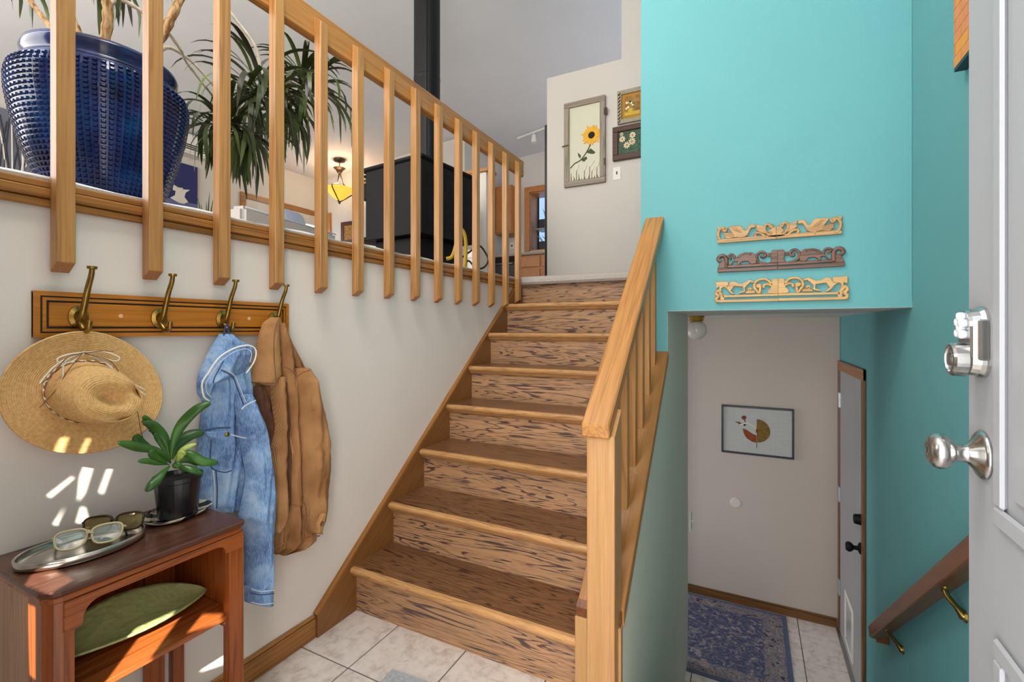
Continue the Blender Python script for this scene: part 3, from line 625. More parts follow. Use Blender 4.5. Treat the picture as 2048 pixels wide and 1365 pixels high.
seam(bj, [(478, 300), (505, 280), (538, 270)], xc + .094, 'seam_brown', .002, 'shoulder_seam'); seam(bj, [(420, 258), (450, 268), (474, 300)], xc + .088, 'seam_brown', .0016, 'shoulder_seam')
seam(bj, [(512, 860), (522, 920), (514, 1000)], xc + .075, 'seam_brown', .002); seam(bj, [(380, 1068), (440, 1040), (510, 1022), (582, 1012)], xc + .058, 'seam_brown', .002, 'hem_seam')
q = onX(*P7([(590, 958)])[0], xc + .085)
tb = obj('cuff_tab', MB().prism([(q.y - .014, q.z - .034), (q.y + .004, q.z - .036), (q.y + .02, q.z + .012), (q.y + .024, q.z + .03), (q.y + .008, q.z + .032), (q.y - .012, q.z + .004)], q.x - .02, q.x, 'X'), 'corduroy', bj, bevel=.004)
obj('button', MB().lathe([(.001, 0), (.009, 0), (.009, .003), (.006, .002), (.001, .002)], tuple(q), 'X', 16), 'cord_brown', tb)

# ================================================================== small cabinet
ZC = .704
cx0, cx1, cy0, cy1 = XL + .002, -1.235, .402, .806
cb = thing('console_cabinet', 'small reddish brown open shelf cabinet with dark worn top', 'cabinet', ((cx0 + cx1) / 2, .6, 0))
ch = .092
def chpoly(g=0): return [(cx0, cy0 - g), (cx1 + g - .028, cy0 - g), (cx1 + g - .006, cy0 - g + .012), (cx1 + g, cy0 - g + .026), (cx1 + g, cy1 + g - .014), (cx1 + g - .014, cy1 + g), (cx0, cy1 + g)]
obj('top_board', MB().prism(chpoly(.006), ZC - .014, ZC, 'Z'), 'cabinet_top', cb, bevel=.003)
obj('top_edge', MB().prism(chpoly(.002), ZC - .028, ZC - .0145, 'Z'), 'cabinet_y', cb, bevel=.002)
obj('side_panel', B(cx0, cx1 - ch - .0005, cy0 + .008, cy0 + .022, .05, ZC - .029), 'cabinet_side', cb)
obj('corner_post', MB().prism([(cx1 - ch, cy0 + .002), (cx1 - .028, cy0 + .002), (cx1 - .007, cy0 + .013), (cx1 - .002, cy0 + .027), (cx1 - .002, cy0 + .044), (cx1 - ch, cy0 + .03)], 0.0005, ZC - .029, 'Z'), 'cabinet_wood', cb)
obj('corner_post', B(cx1 - .03, cx1 - .001, cy1 - .04, cy1, .0005, ZC - .029), 'cabinet_wood', cb, bevel=.002)
obj('side_panel', B(cx0, cx1 - .031, cy1 - .014, cy1, .4, ZC - .029), 'cabinet_wood', cb)
ya, yb_ = cy0 + .026, cy1 - .002
def arc(cx, cz, r, a0, a1, n=5): return [(cx + r * math.cos(R(a0 + (a1 - a0) * k / n)), cz + r * math.sin(R(a0 + (a1 - a0) * k / n))) for k in range(n + 1)]
za = ZC - .030
ap = [(ya, za), (ya, za - .062), (ya + .03, za - .062), (ya + .032, za - .048)] + arc(ya + .062, za - .046, .03, 180, 90) + [(yb_ - .072, za - .016), (yb_ - .058, za - .02), (yb_ - .05, za - .028), (yb_ - .048, za - .042), (yb_, za - .042), (yb_, za)]
obj('apron', MB().prism(ap, cx1 - .012, cx1 + .002, 'X'), 'cabinet_y', cb, bevel=.0015)
zs = .462
obj('shelf', B(cx0, cx1 - .012, cy0 + .046, cy1 - .016, zs - .014, zs), 'cabinet_y', cb, bevel=.002)
obj('back_panel', B(cx0, cx0 + .008, cy0 + .016, cy1 - .016, zs, ZC - .03), 'cabinet_wood', cb)
obj('back_stile', B(cx0 + .009, cx0 + .02, cy1 - .1, cy1 - .05, .02, ZC - .03), 'cabinet_wood', cb)
obj('back_stile', B(cx0, cx0 + .02, cy0 + .016, cy0 + .05, .02, zs - .015), 'cabinet_wood', cb)
obj('rear_leg', B(cx0, cx0 + .025, cy1 - .03, cy1, .0005, .399), 'cabinet_wood', cb)
obj('rear_rail', B(cx0, cx0 + .014, cy0 + .05, cy1 - .1, zs - .09, zs - .045), 'cabinet_side', cb)
obj('side_rail', B(cx0 + .026, cx1 - .031, cy1 - .012, cy1, .06, .1), 'cabinet_wood', cb)
# leaf platter on the shelf
pl = Vector((-1.385, .608, zs + .004)); L_, W_ = .178, .085
rows = []
for i in range(33):
    t_ = -1 + 2 * i / 32; hw = W_ * (max(0, 1 - t_ * t_)) ** .8 + .0008
    row = []
    for k in range(17):
        s_ = -1 + 2 * k / 16
        row.append(pl + Vector((-s_ * hw * .78 + .012 * t_, t_ * L_, .006 + .02 * s_ * s_ * (hw / W_) + .016 * t_ * t_ + (s_ + 1) * hw * .30)))
    rows.append(row)
tag(obj('leaf_platter', MB().grid(rows), 'platter_green', smooth=True, solid=.005), 'green leaf shaped ceramic platter with scaly relief on the cabinet shelf', 'platter')
# oval tray
tc_ = Vector((-1.4, .522, ZC + .0008)); TA, TBx = .118, .082
def toval(f, z, n=64):
    ring = []
    for k in range(n):
        a = 2 * math.pi * k / n; y, x = TA * f * math.cos(a), TBx * f * math.sin(a); g = R(-6)
        ring.append(tc_ + Vector((x * math.cos(g) - y * math.sin(g), x * math.sin(g) + y * math.cos(g), z)))
    return ring
tag(obj('oval_tray', MB().loft([toval(.90, 0), toval(.985, .004), toval(1, .02), toval(.97, .021), toval(.955, .018), toval(.94, .008), toval(.88, .005)]), 'pewter', smooth=True), 'polished oval metal tray on the cabinet holding sunglasses', 'tray')
def sunglasses(name, label, pos, rz, frame, lens, sc, tip):
    g = thing(name, label, 'sunglasses', pos)
    M_ = Matrix.Translation(Vector(pos)) @ Matrix.Rotation(rz, 4, 'Z') @ Matrix.Rotation(tip, 4, 'X')
    def out(s, n=28, e=3.0):
        r = []
        for k in range(n):
            a, b = sup(.029, .022, e, 2 * math.pi * k / n); r.append(Vector((s * .034 + a * (1 + .12 * b / .022), .0, .024 + b)))
        return r
    for s in (-1, 1):
        o_ = out(s); pts = [M_ @ (p * sc) for p in o_]
        rim = obj('rim', MB().tube(pts + [pts[0], pts[1]], .0026 * sc, 6), frame, g, smooth=True)
        inner = [M_ @ (p * sc) for p in [Vector((s * .034, 0, .024)) + (q - Vector((s * .034, 0, .024))) * .97 for q in o_]]
        mid = M_ @ (Vector((s * .034, -.002, .024)) * sc)
        mb = MB(); n = len(inner); mb.add([mid] + inner, [(0, 1 + k, 1 + (k + 1) % n) for k in range(n)]); obj('lens', mb, lens, rim, smooth=True, fix=False)
        t0, t1 = Vector((s * .066, .002, .034)) * sc, Vector((s * .06, .10, .03)) * sc
        obj('temple', MB().tube([M_ @ p for p in (t0, t0.lerp(t1, .4) + Vector((s * .003, 0, .002)), t1, t1 + Vector((-s * .006, .025, -.016)) * sc)], [.003 * sc, .0028 * sc, .0028 * sc, .002], 6), frame, g, smooth=True)
    obj('bridge', MB().tube([M_ @ (Vector(p) * sc) for p in ((-.008, 0, .03), (0, -.002, .033), (.008, 0, .03))], .0025 * sc, 6), frame, g, smooth=True)
    return g
sunglasses('sunglasses', 'pale rimmed sunglasses with blue lenses lying on the oval tray', (-1.385, .525, ZC + .012), R(62), 'pale_frame', 'lens_clear', .95, R(-22))
sunglasses('sunglasses', 'tortoiseshell sunglasses with amber lenses behind the pale rimmed pair', (-1.425, .59, ZC + .012), R(50), 'shell_frame', 'gold_lens', .95, R(-8))
# saucer, black pot and fern
sc_ = Vector((-1.425, .738, ZC + .0006))
def soval(f, z, n=56):
    ring = []
    for k in range(n):
        a, b = sup(.088 * f, .062 * f, 2.4, 2 * math.pi * k / n); g = R(12)
        ring.append(sc_ + Vector((b * math.cos(g) - a * math.sin(g), b * math.sin(g) + a * math.cos(g), z)))
    return ring
tag(obj('saucer', MB().loft([soval(.6, 0), soval(.9, .006), soval(1, .014), soval(.98, .0145), soval(.88, .009), soval(.55, .005)]), 'saucer_glaze', smooth=True), 'glossy dark oval dish with cream stripes under the black flowerpot', 'dish')
pf = thing('potted_fern', 'staghorn fern with broad green fronds in a black plastic pot', 'potted plant', (sc_.x + .01, sc_.y, ZC + .006))
pc = Vector((sc_.x + .01, sc_.y - .005, ZC + .0065))
pot = obj('pot', MB().lathe([(.001, .004), (.042, 0), (.046, .003), (.055, .098), (.058, .1), (.059, .112), (.056, .113), (.053, .1), (.001, .099)], tuple(pc), 'Z', 40), 'black_pot', pf, smooth=False)
obj('soil', MB().lathe([(.001, .104), (.03, .105), (.0535, .1)], tuple(pc), 'Z', 24), 'soil', pot, smooth=True)
def frond(pts, wid, mat='fern', parent=pf, curl=.35, wav=.16):
    P_ = spline(pts, 6); rows = []; m = len(P_)
    view = Vector((.75, -.35, .55))
    for i, p in enumerate(P_):
        f = i / (m - 1); tg = (P_[min(i + 1, m - 1)] - P_[max(i - 1, 0)]).normalized()
        sd = tg.cross(view).normalized(); nm = sd.cross(tg)
        ww = wid * (math.sin(math.pi * min(1, .06 + f * .9)) ** .8) * (.35 + .75 * f)
        rows.append([p + sd * ww * s_ + nm * (-curl * ww * s_ * s_ + wav * ww * math.sin(f * 9 + s_)) for s_ in (-1, -.5, 0, .5, 1)])
    return obj('frond', MB().grid(rows), mat, parent, smooth=True, solid=.0012)
ctr = pc + Vector((0, 0, .108))
Z8 = lambda a, b: (200 + a / 4.014, 780 + b / 4.014)
def fp(a, b, x): return onX(*Z8(a, b), pc.x + x)
for L, wd, m in (
    ([(570, 560, 0), (590, 420, .0), (660, 270, -.005), (780, 150, .01), (885, 105, .02)], .019, 'fern'), ([(580, 560, 0), (620, 440, -.01), (720, 360, -.02), (835, 345, -.01)], .022, 'fern'),
    ([(560, 570, 0), (520, 390, -.02), (430, 290, -.02), (340, 265, .0)], .019, 'fern'), ([(570, 590, .01), (470, 490, .02), (300, 450, .04), (145, 425, .05)], .016, 'fern'), ([(540, 590, 0), (420, 490, -.01), (320, 420, -.02), (285, 360, -.02)], .016, 'fern'),
    ([(560, 610, .02), (500, 670, .05), (430, 750, .065), (365, 815, .06)], .015, 'fern'), ([(600, 610, .01), (660, 620, .04), (740, 640, .06), (825, 675, .065)], .013, 'fern'), ([(600, 580, 0), (700, 510, .02), (820, 570, .05), (945, 585, .06)], .018, 'fern'),
    ([(560, 600, 0), (470, 590, .03), (390, 570, .04), (305, 575, .04)], .010, 'fern'), ([(580, 580, 0), (650, 490, .03), (720, 450, .04), (775, 435, .04)], .008, 'fern_young'), ([(610, 590, .02), (640, 540, .03), (660, 500, .035), (690, 490, .03)], .014, 'fern_young'),
    ([(590, 600, .02), (600, 590, .045), (620, 600, .055), (640, 580, .05)], .014, 'fern'), ([(540, 600, .01), (450, 530, .03), (400, 490, .03)], .014, 'fern'), ([(570, 570, 0), (480, 420, -.02), (440, 350, -.02)], .008, 'fern'), ([(600, 590, .0), (720, 560, -.01), (800, 600, .0)], .013, 'fern'), ([(560, 560, -.01), (420, 300, -.03), (345, 210, -.03)], .012, 'fern')):
    frond([fp(a, b, x) for a, b, x in L], wd, m)

# ================================================================== open front door
fd = sroot('door_1', (.31, .55, 0))
DH, DE = Vector((.285, .10, 0)), Vector((.3103, 1.0, 0))
dd = (DE - DH).normalized(); dn = Vector((-dd.y, dd.x, 0)); DL = (DE - DH).length      # dn points to the stairs (exterior face)
def dpt(s_, h, z): return DH + dd * s_ + dn * h + Vector((0, 0, z))
def dbox(s0, s1, h0, h1, z0, z1):
    m = MB(); v = [dpt(a, b, c_) for c_ in (z0, z1) for a, b in ((s0, h0), (s1, h0), (s1, h1), (s0, h1))]
    return m.add(v, [(0, 3, 2, 1), (4, 5, 6, 7), (0, 1, 5, 4), (1, 2, 6, 5), (2, 3, 7, 6), (3, 0, 4, 7)])
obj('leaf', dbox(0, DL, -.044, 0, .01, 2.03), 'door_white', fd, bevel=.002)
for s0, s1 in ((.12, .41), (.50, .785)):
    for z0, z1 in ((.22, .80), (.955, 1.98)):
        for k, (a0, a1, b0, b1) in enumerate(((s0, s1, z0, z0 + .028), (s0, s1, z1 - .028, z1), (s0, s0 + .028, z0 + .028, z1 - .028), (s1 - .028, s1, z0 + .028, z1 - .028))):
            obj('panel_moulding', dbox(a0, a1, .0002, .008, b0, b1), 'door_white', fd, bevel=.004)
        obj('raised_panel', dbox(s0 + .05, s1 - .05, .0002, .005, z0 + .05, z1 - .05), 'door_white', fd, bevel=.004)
def dlathe(prof, s_, z, n=32, sc=(1, 1)):
    rings = []
    for r, h in prof: rings.append([dpt(s_ + r * math.cos(2 * math.pi * k / n) * sc[0], h * HK, z + r * math.sin(2 * math.pi * k / n) * sc[1]) for k in range(n)])
    return MB().loft(rings)
HK = .78
KS, KZ = DL - .060, 1.04
kb = obj('door_knob', dlathe([(.001, .0), (.036, .0), (.0365, .004), (.033, .008), (.031, .0095), (.024, .014), (.014, .024), (.013, .026), (.0125, .040), (.015, .044), (.022, .050), (.0265, .058), (.0275, .066), (.0255, .074), (.019, .081), (.012, .083), (.0112, .0805), (.001, .0805)], KS, KZ), 'steel', fd, smooth=True)
obj('keyway', dlathe([(.001, .0806), (.008, .0806), (.008, .083), (.001, .0832)], KS, KZ, 20), 'steel', kb)
obj('key_slot', dbox(KS - .001, KS + .001, .0832 * HK, .0837 * HK, KZ - .005, KZ + .005), 'black_hole', kb)
LZ = 1.208
# keypad deadbolt: long rounded plate, raised body, turn cylinder and white buttons
ring = []
def stadium(hw, hl, h, n=10):
    pts = []
    for sgn, a0 in ((1, 0), (-1, 180)):
        for k in range(n + 1):
            a = R(a0 + 180 * k / n); pts.append((hw * math.cos(a), sgn * (hl - hw) + hw * math.sin(a)))
    return [dpt(KS + x * .9, h * HK, LZ + z * .86) for x, z in pts]
lk = obj('keypad_lock', MB().loft([stadium(.034, .062, 0), stadium(.034, .062, .006), stadium(.031, .059, .012), stadium(.029, .057, .024), stadium(.026, .054, .028)]), 'steel', fd, bevel=0)
obj('lock_body', dbox(KS - .0326, KS - .027, .002, .015, LZ - .026, LZ + .034), 'steel', lk, bevel=.002)
obj('turn_cylinder', dlathe([(.001, .028), (.026, .028), (.0255, .046), (.023, .050), (.019, .0505), (.018, .047), (.001, .047)], KS, LZ - .026), 'steel', lk, smooth=False)
obj('key_face', dlathe([(.001, .0472), (.010, .0472), (.010, .051), (.001, .0512)], KS, LZ - .026, 20), 'steel', lk)
for a, z in ((-.0, .046), (-.009, .034), (.009, .036), (0, .026), (-.009, .014), (.009, .016)):
    obj('key_button', dlathe([(.001, .028), (.0065, .028), (.0065, .036), (.005, .039), (.001, .0395)], KS + a * .9, LZ + z * .84, 14), 'white_button', lk, smooth=True)
for z in (.25, 1.0, 1.8): obj('hinge', dbox(-.006, .004, -.03, .004, z, z + .09), 'hinge_metal', fd)

# ================================================================== painted canvas on the teal wall
pw = thing('brick_painting', 'thick canvas painted with orange and pink bricks on the teal wall', 'painting', (XR - .02, 1.6, 2.0))
obj('canvas', B(XR - .032, XR - .003, 1.15, 1.777, 1.976, 2.75), 'brick_canvas', pw)
obj('canvas_edge', B(XR - .0315, XR - .003, 1.15, 1.777, 1.966, 1.9755), 'teal_edge', pw)

# ================================================================== three carved panels on the turquoise wall
def carving(label, mat, c0, W_, parts_fn):
    g = thing('carved_panel', label, 'carving', (c0.x, Y1 - .01, c0.z), 'carved wooden panels on the turquoise wall')
    def loc(u, v, side): return ((c0.x + u) if side == 0 else (c0.x + W_ - u), c0.z + v)
    def poly(name, pts, side, d=.014, both=True):
        for sd in ((0, 1) if both else (side,)):
            q = [loc(u, v, sd) for u, v in pts]
            obj(name, MB().prism(q, Y1 - d, Y1 - .001), mat, g, bevel=.0018)
    def stroke(name, pts, r, both=True, d=.009, taper=False):
        for sd in ((0, 1) if both else (0,)):
            P_ = spline([(loc(u, v, sd)[0], Y1 - d, loc(u, v, sd)[1]) for u, v in pts], 7); m = len(P_)
            rr = [r * (1 - (.45 * i / m if taper else 0)) for i in range(m)]
            obj(name, MB().tube(P_, rr, 8), mat, g, smooth=True)
    parts_fn(poly, stroke)
    return g
K1 = .000312
def cv1(poly, stroke):
    bl = lambda x: 520 - .0912 * (x - 210); f = lambda L: [((x - 210) * K1, (bl(x) - y) * .00033) for x, y in L]
    Wd = 1480 * K1
    poly('base_rail', [(0, 0), (0, .014), (.02, .018), (Wd / 2, .018), (Wd / 2, 0)], 0)
    poly('bird', f([(345, 300), (490, 275), (520, 290), (565, 348), (585, 340), (620, 275), (650, 262), (695, 268), (695, 305), (645, 310), (622, 350), (600, 405), (560, 435), (520, 440), (515, 475), (500, 475), (495, 440), (420, 440), (345, 462), (298, 430), (296, 375), (405, 385)]), 0, .016)
    for k in range(3): stroke('feather', f([(395 + 22 * k, 312 - 4 * k), (440 + 26 * k, 345), (500 + 12 * k, 372)]), .0014, d=.0165)
    for k in range(3): stroke('tail_feather', f([(302, 388 + 17 * k), (360, 392 + 16 * k), (425, 400 + 12 * k)]), .0014, d=.0165)
    stroke('end_scroll', f([(330, 318), (320, 345), (300, 350), (285, 335), (300, 310), (260, 320), (225, 370), (228, 440), (260, 485), (300, 490)]), .0065)
    poly('end_block', f([(200, 295), (235, 300), (260, 300), (330, 300), (320, 325), (240, 345), (215, 340)]), 0, .012)
    stroke('leaf_scroll', f([(745, 435), (715, 440), (700, 420), (690, 395), (715, 375), (760, 380), (800, 410), (830, 435)]), .006)
    poly('leaf', f([(700, 255), (740, 275), (800, 285), (830, 250), (850, 262), (812, 320), (825, 390), (770, 372), (705, 340), (712, 300)]), 0, .013)
    stroke('crest_scroll', f([(885, 268), (905, 290), (880, 300), (868, 275), (840, 262), (815, 290), (812, 340), (850, 390), (880, 410)]), .006)
    poly('centre_motif', f([(845, 430), (870, 340), (905, 300), (950, 298), (950, 430)]), 0, .014)
    stroke('centre_curl', f([(860, 370), (875, 360), (890, 375), (875, 388)]), .0035, d=.014)
def cv2(poly, stroke):
    bl = lambda x: 865 - .0574 * (x - 215); f = lambda L: [((x - 212) * .000317, (bl(x) - y) * .00033) for x, y in L]
    Wd = 1485 * .000317
    poly('lower_rail', [(0, 0), (0, .014), (Wd / 2, .014), (Wd / 2, 0)], 0); poly('upper_rail', [(0.03, .018), (.03, .030), (Wd / 2, .030), (Wd / 2, .018)], 0, .013); poly('end_block', [(0, .0142), (.004, .03), (.044, .03), (.044, .0142)], 0, .013)
    stroke('end_scroll', f([(262, 700), (240, 705), (225, 680), (250, 645), (295, 640), (325, 680), (330, 750), (322, 790)]), .0085); poly('end_leaf', f([(225, 780), (250, 720), (300, 700), (335, 745), (325, 800), (230, 820)]), 0, .012)
    stroke('tail_scroll', f([(372, 690), (385, 672), (365, 660), (350, 645), (390, 622), (425, 640), (440, 690)]), .0052)
    poly('animal', f([(455, 665), (490, 625), (560, 600), (650, 600), (690, 625), (705, 700), (700, 745), (640, 755), (600, 715), (540, 715), (500, 740), (495, 768), (460, 768), (470, 720), (430, 715), (380, 772), (355, 770), (420, 700)]), 0, .016)
    stroke('animal_brow', f([(470, 670), (540, 625), (600, 618)]), .0022, d=.0165); stroke('animal_eye', f([(625, 612), (638, 622), (625, 630), (617, 620), (625, 612)]), .0022, d=.0165)
    stroke('heart_scroll', f([(775, 640), (765, 655), (785, 662), (810, 640), (795, 600), (745, 595), (708, 640), (715, 700), (750, 735), (830, 745)]), .0058)
    poly('centre_motif', f([(850, 740), (880, 700), (872, 650), (870, 610), (885, 575), (925, 570), (957, 572), (957, 735)]), 0, .014); stroke('centre_curl', f([(870, 640), (845, 640), (835, 625), (850, 615), (860, 628)]), .004)
def cv3(poly, stroke):
    bl = lambda x: 1218 - .0385 * (x - 190); f = lambda L: [((x - 190) * .000317, (bl(x) - y) * .00034) for x, y in L]
    Wd = 1540 * .000317
    poly('lower_rail', [(0, 0), (0, .012), (Wd / 2, .012), (Wd / 2, 0)], 0); poly('upper_rail', f([(280, 1150), (270, 1120), (960, 1090), (960, 1122)]), 0, .013)
    stroke('end_scroll', f([(240, 1200), (205, 1195), (198, 1165), (225, 1130), (200, 1110), (200, 1080), (225, 1065), (262, 1110)]), .0075); poly('end_post', f([(190, 940), (350, 938), (352, 990), (320, 1015), (285, 1010), (262, 1030), (265, 1090), (300, 1130), (300, 1195), (250, 1190), (245, 1130), (232, 1060), (235, 1010), (195, 1028)]), 0, .013)
    poly('hound', f([(355, 990), (370, 950), (420, 935), (480, 965), (530, 968), (580, 940), (610, 918), (640, 925), (672, 940), (668, 958), (630, 950), (590, 990), (560, 1020), (565, 1075), (490, 1098), (478, 1085), (540, 1060), (535, 1010), (470, 1005), (425, 1000), (385, 1060), (430, 1105), (405, 1108), (360, 1075), (335, 1040), (300, 1015), (330, 1010)]), 0, .016)
    stroke('small_scroll', f([(620, 1050), (640, 1035), (615, 1025), (600, 1045), (620, 1070), (680, 1070)]), .004); poly('mound', f([(565, 1095), (575, 1065), (640, 1055), (690, 1060), (680, 1090)]), 0, .012)
    stroke('arch_scroll', f([(745, 1000), (725, 1010), (710, 995), (740, 985), (748, 1020), (735, 1090), (700, 1050), (675, 1010), (690, 950), (750, 915), (830, 920), (880, 970)]), .0058); stroke('inner_scroll', f([(800, 1020), (785, 1010), (800, 985), (840, 975), (890, 1000)]), .0055)
    poly('centre_motif', f([(840, 1092), (835, 1060), (870, 1020), (890, 985), (880, 930), (900, 905), (960, 902), (960, 1090)]), 0, .014)
carving('uppermost tan carved wooden panel of two open winged birds', 'carved_tan', onY(1435, 488, Y1), .462, cv1)
carving('dark brown carved wooden panel, middle of the three', 'carved_dark', onY(1435, 546, Y1), .471, cv2)
carving('lowest golden carved wooden panel of two running hounds', 'carved_gold', onY(1432, 606, Y1), .4882, cv3)

# ================================================================== lower hall
bp = thing('bird_print', 'framed linen print of a stylised brown bird in the lower hall', 'picture', (.03, YB - .01, .28))
bx0, bx1, bz0, bz1 = -.202, .276, .282, .645
obj('linen_panel', B(bx0 + .01, bx1 - .01, YB - .010, YB - .001, bz0 + .01, bz1 - .01), 'linen', bp)
for a in ((bx0, bx1, bz0, bz0 + .014), (bx0, bx1, bz1 - .014, bz1), (bx0, bx0 + .014, bz0 + .014, bz1 - .014), (bx1 - .014, bx1, bz0 + .014, bz1 - .014)):
    obj('frame_bar', B(a[0], a[1], YB - .018, YB - .0005, a[2], a[3]), 'navy_frame', bp, bevel=.002)
ZP = lambda L: [(q.x, q.z) for q in [onY(1340 + a / 3.414, 600 + b / 3.414, YB) for a, b in L]]
flat = lambda nm, L, m, d=.0115: obj(nm, MB().prism(ZP(L), YB - d, YB - .0101), m, bp)
semi = [(592 + 92 * math.sin(R(a)), 893 - 80 * math.cos(R(a)) + 9 * math.sin(R(a))) for a in range(0, 181, 12)]
flat('tail', semi, 'olive'); flat('breast', [(495, 878), (520, 885), (560, 912), (590, 925), (590, 975), (560, 968), (525, 945), (505, 915)], 'rust')
flat('wing_tip', [(585, 885), (600, 880), (602, 905), (588, 908)], 'bird_red', .012)
flat('beak', [(442, 830), (475, 832), (490, 845), (475, 850)], 'olive'); flat('crest', [(505 + 17 * math.cos(R(a)), 803 + 14 * math.sin(R(a))) for a in range(0, 360, 30)], 'bird_red'); flat('crest_stalk', [(504, 815), (513, 815), (516, 835), (511, 835)], 'bird_red')
flat('eye', [(510 + 9 * math.cos(R(a)), 853 + 7 * math.sin(R(a))) for a in range(0, 360, 30)], 'bird_black'); flat('bill_line', [(475, 850), (530, 838), (585, 875), (586, 880), (530, 842), (478, 855)], 'seed_white'); flat('leg', [(590, 975), (594, 975), (594, 1010), (590, 1010)], 'bird_black')
q = onY(1471, 1006, YB)
tag(obj('cover_plate', MB().lathe([(.001, -.005), (.033, -.005), (.037, -.003), (.037, -.0005), (.001, -.0005)], (q.x, YB, q.z), 'Y', 32), 'plate_beige', smooth=False), 'round blank cover plate on the lower hall wall beneath the bird print', 'cover plate')
q = onX(1381, 1043, -.351)
sw = thing('light_switch', 'small toggle light switch on the sage green wall', 'light switch', (-.35, q.y, q.z - .057))
obj('plate', B(-.3505, -.346, q.y - .035, q.y + .035, q.z - .057, q.z + .057), 'wall_sage', sw, bevel=.002); obj('toggle', B(-.346, -.333, q.y - .004, q.y + .004, q.z - .004, q.z + .01), 'white_plastic', sw, bevel=.001)
# globe light
gp = onY(1393, 662, 3.25); gx = gp.x
gl = thing('globe_light', 'white glass globe ceiling light with brass collar in the lower hall', 'ceiling light', (gx, 3.25, ZS - .15))
obj('collar', MB().lathe([(.001, 0), (.048, 0), (.05, -.012), (.044, -.018), (.046, -.03), (.04, -.036), (.001, -.036)], (gx, 3.25, ZS - .0005), 'Z', 32), 'brass_bright', gl, smooth=False)
obj('globe', MB().lathe([(.001, -.064)] + [(.064 * math.cos(R(a)), .064 * math.sin(R(a))) for a in range(-80, 65, 8)] + [(.001, .058)], (gx, 3.25, ZS - .092), 'Z', 32), 'globe_glass', gl, smooth=True)
# lower door in the teal wall
d2 = sroot('door_2', (XR, 3.5, ZL))
dy0, dy1, dz1 = 3.105, 3.925, 1.005
jm = .062
obj('jamb', B(XR - .016, XR - .0005, dy0, dy0 + jm * .7, ZL + .0005, dz1), 'trim_z', d2, bevel=.003); obj('jamb', B(XR - .016, XR - .0005, dy1 - jm * .9, dy1 - .001, ZL + .0005, dz1), 'trim_z', d2, bevel=.003)
obj('head_trim', B(XR - .018, XR - .0005, dy0, dy1 - .001, dz1 - jm, dz1), 'trim_wood', d2, bevel=.003)
l2 = obj('leaf', B(XR - .009, XR - .0006, dy0 + jm * .7 + .001, dy1 - jm * .9 - .001, ZL + .012, dz1 - jm - .001), 'door_grey', d2)
for z in (onX(1684, 803, XR - .01).z, onX(1688, 1003, XR - .01).z, onX(1690, 1203, XR - .01).z):
    obj('hinge', B(XR - .02, XR - .009, dy1 - jm * .9 - .03, dy1 - jm * .9 + .012, z - .05, z + .05), 'hinge_metal', d2, bevel=.001)
ky = 3.185; kz = onX(1720, 1120, XR - .04).z
kn = obj('door_knob', MB().lathe([(.001, 0), (.032, 0), (.03, -.008), (.012, -.016), (.011, -.034), (.02, -.040), (.027, -.052), (.027, -.06), (.02, -.07), (.001, -.072)], (XR - .009, ky, kz), 'X', 28), 'black_metal', d2, smooth=True)
obj('deadbolt', MB().lathe([(.001, 0), (.03, 0), (.026, -.03), (.022, -.034), (.001, -.034)], (XR - .009, ky, kz + .16), 'X', 24), 'black_metal', d2)
pdz = ZL + .24
obj('pet_door', MB().box(XR - .016, XR - .0092, 3.40, 3.66, pdz - .16, pdz - .13).box(XR - .016, XR - .0092, 3.40, 3.66, pdz + .13, pdz + .16).box(XR - .016, XR - .0092, 3.40, 3.43, pdz - .13, pdz + .13).box(XR - .016, XR - .0092, 3.63, 3.66, pdz - .13, pdz + .13), 'white_plastic', d2, bevel=.002)
obj('pet_flap', B(XR - .012, XR - .0092, 3.432, 3.628, pdz - .128, pdz + .128), 'hinge_metal', d2)
obj('threshold', B(XR - .03, XR - .001, dy0, dy1 - .02, ZL + .0005, ZL + .011), 'steel', d2)
# blue rug
rg2 = thing('persian_rug', 'blue persian style rug with floral border on the lower hall tiles', 'rug', (-.3, 3.45, ZL))
rx0, rx1, ry0, ry1 = -1.1, .226, 3.01, 3.905
obj('edge_band', B(rx0, rx1, ry0, ry1, ZL + .0006, ZL + .005), 'rug_edge', rg2)
obj('border', B(rx0 + .03, rx1 - .03, ry0 + .03, ry1 - .03, ZL + .0051, ZL + .0065), 'rug_border', rg2)
obj('field', B(rx0 + .15, rx1 - .15, ry0 + .13, ry1 - .13, ZL + .0066, ZL + .0075), 'rug_field', rg2)
# woven entry mat: only its far corner shows
m0 = onZ(785, 1338, .01)
mt = obj('entry_mat', MB().prism([(m0.x, m0.y), (m0.x + .055, m0.y - .9), (m0.x + .62, m0.y - .86), (m0.x + .56, m0.y + .04)], .0006, .012, 'Z'), 'mat_weave', bevel=.004)
tag(mt, 'grey woven doormat on the entry tiles in front of the stairs', 'doormat')

# ================================================================== pictures on the landing wall
def frame_bars(g, x0, x1, z0, z1, w_, d, mx, mz, y=YH):
    obj('frame_rail', B(x0, x1, y - d, y - .0005, z1 - w_, z1), mx, g, bevel=.003); obj('frame_rail', B(x0, x1, y - d, y - .0005, z0, z0 + w_), mx, g, bevel=.003)
    obj('frame_stile', B(x0, x0 + w_, y - d, y - .0005, z0 + w_ + .0005, z1 - w_ - .0005), mz, g, bevel=.003); obj('frame_stile', B(x1 - w_, x1, y - d, y - .0005, z0 + w_ + .0005, z1 - w_ - .0005), mz, g, bevel=.003)
sf = thing('sunflower_window', 'weathered wooden window frame with a sunflower on frosted glass', 'wall art', (-1.36, YH - .02, 2.548))
sx0, sx1, sz0, sz1 = -1.561, -1.167, 2.548, 3.332
frame_bars(sf, sx0, sx1, sz0, sz1, .05, .032, 'weathered_x', 'weathered')
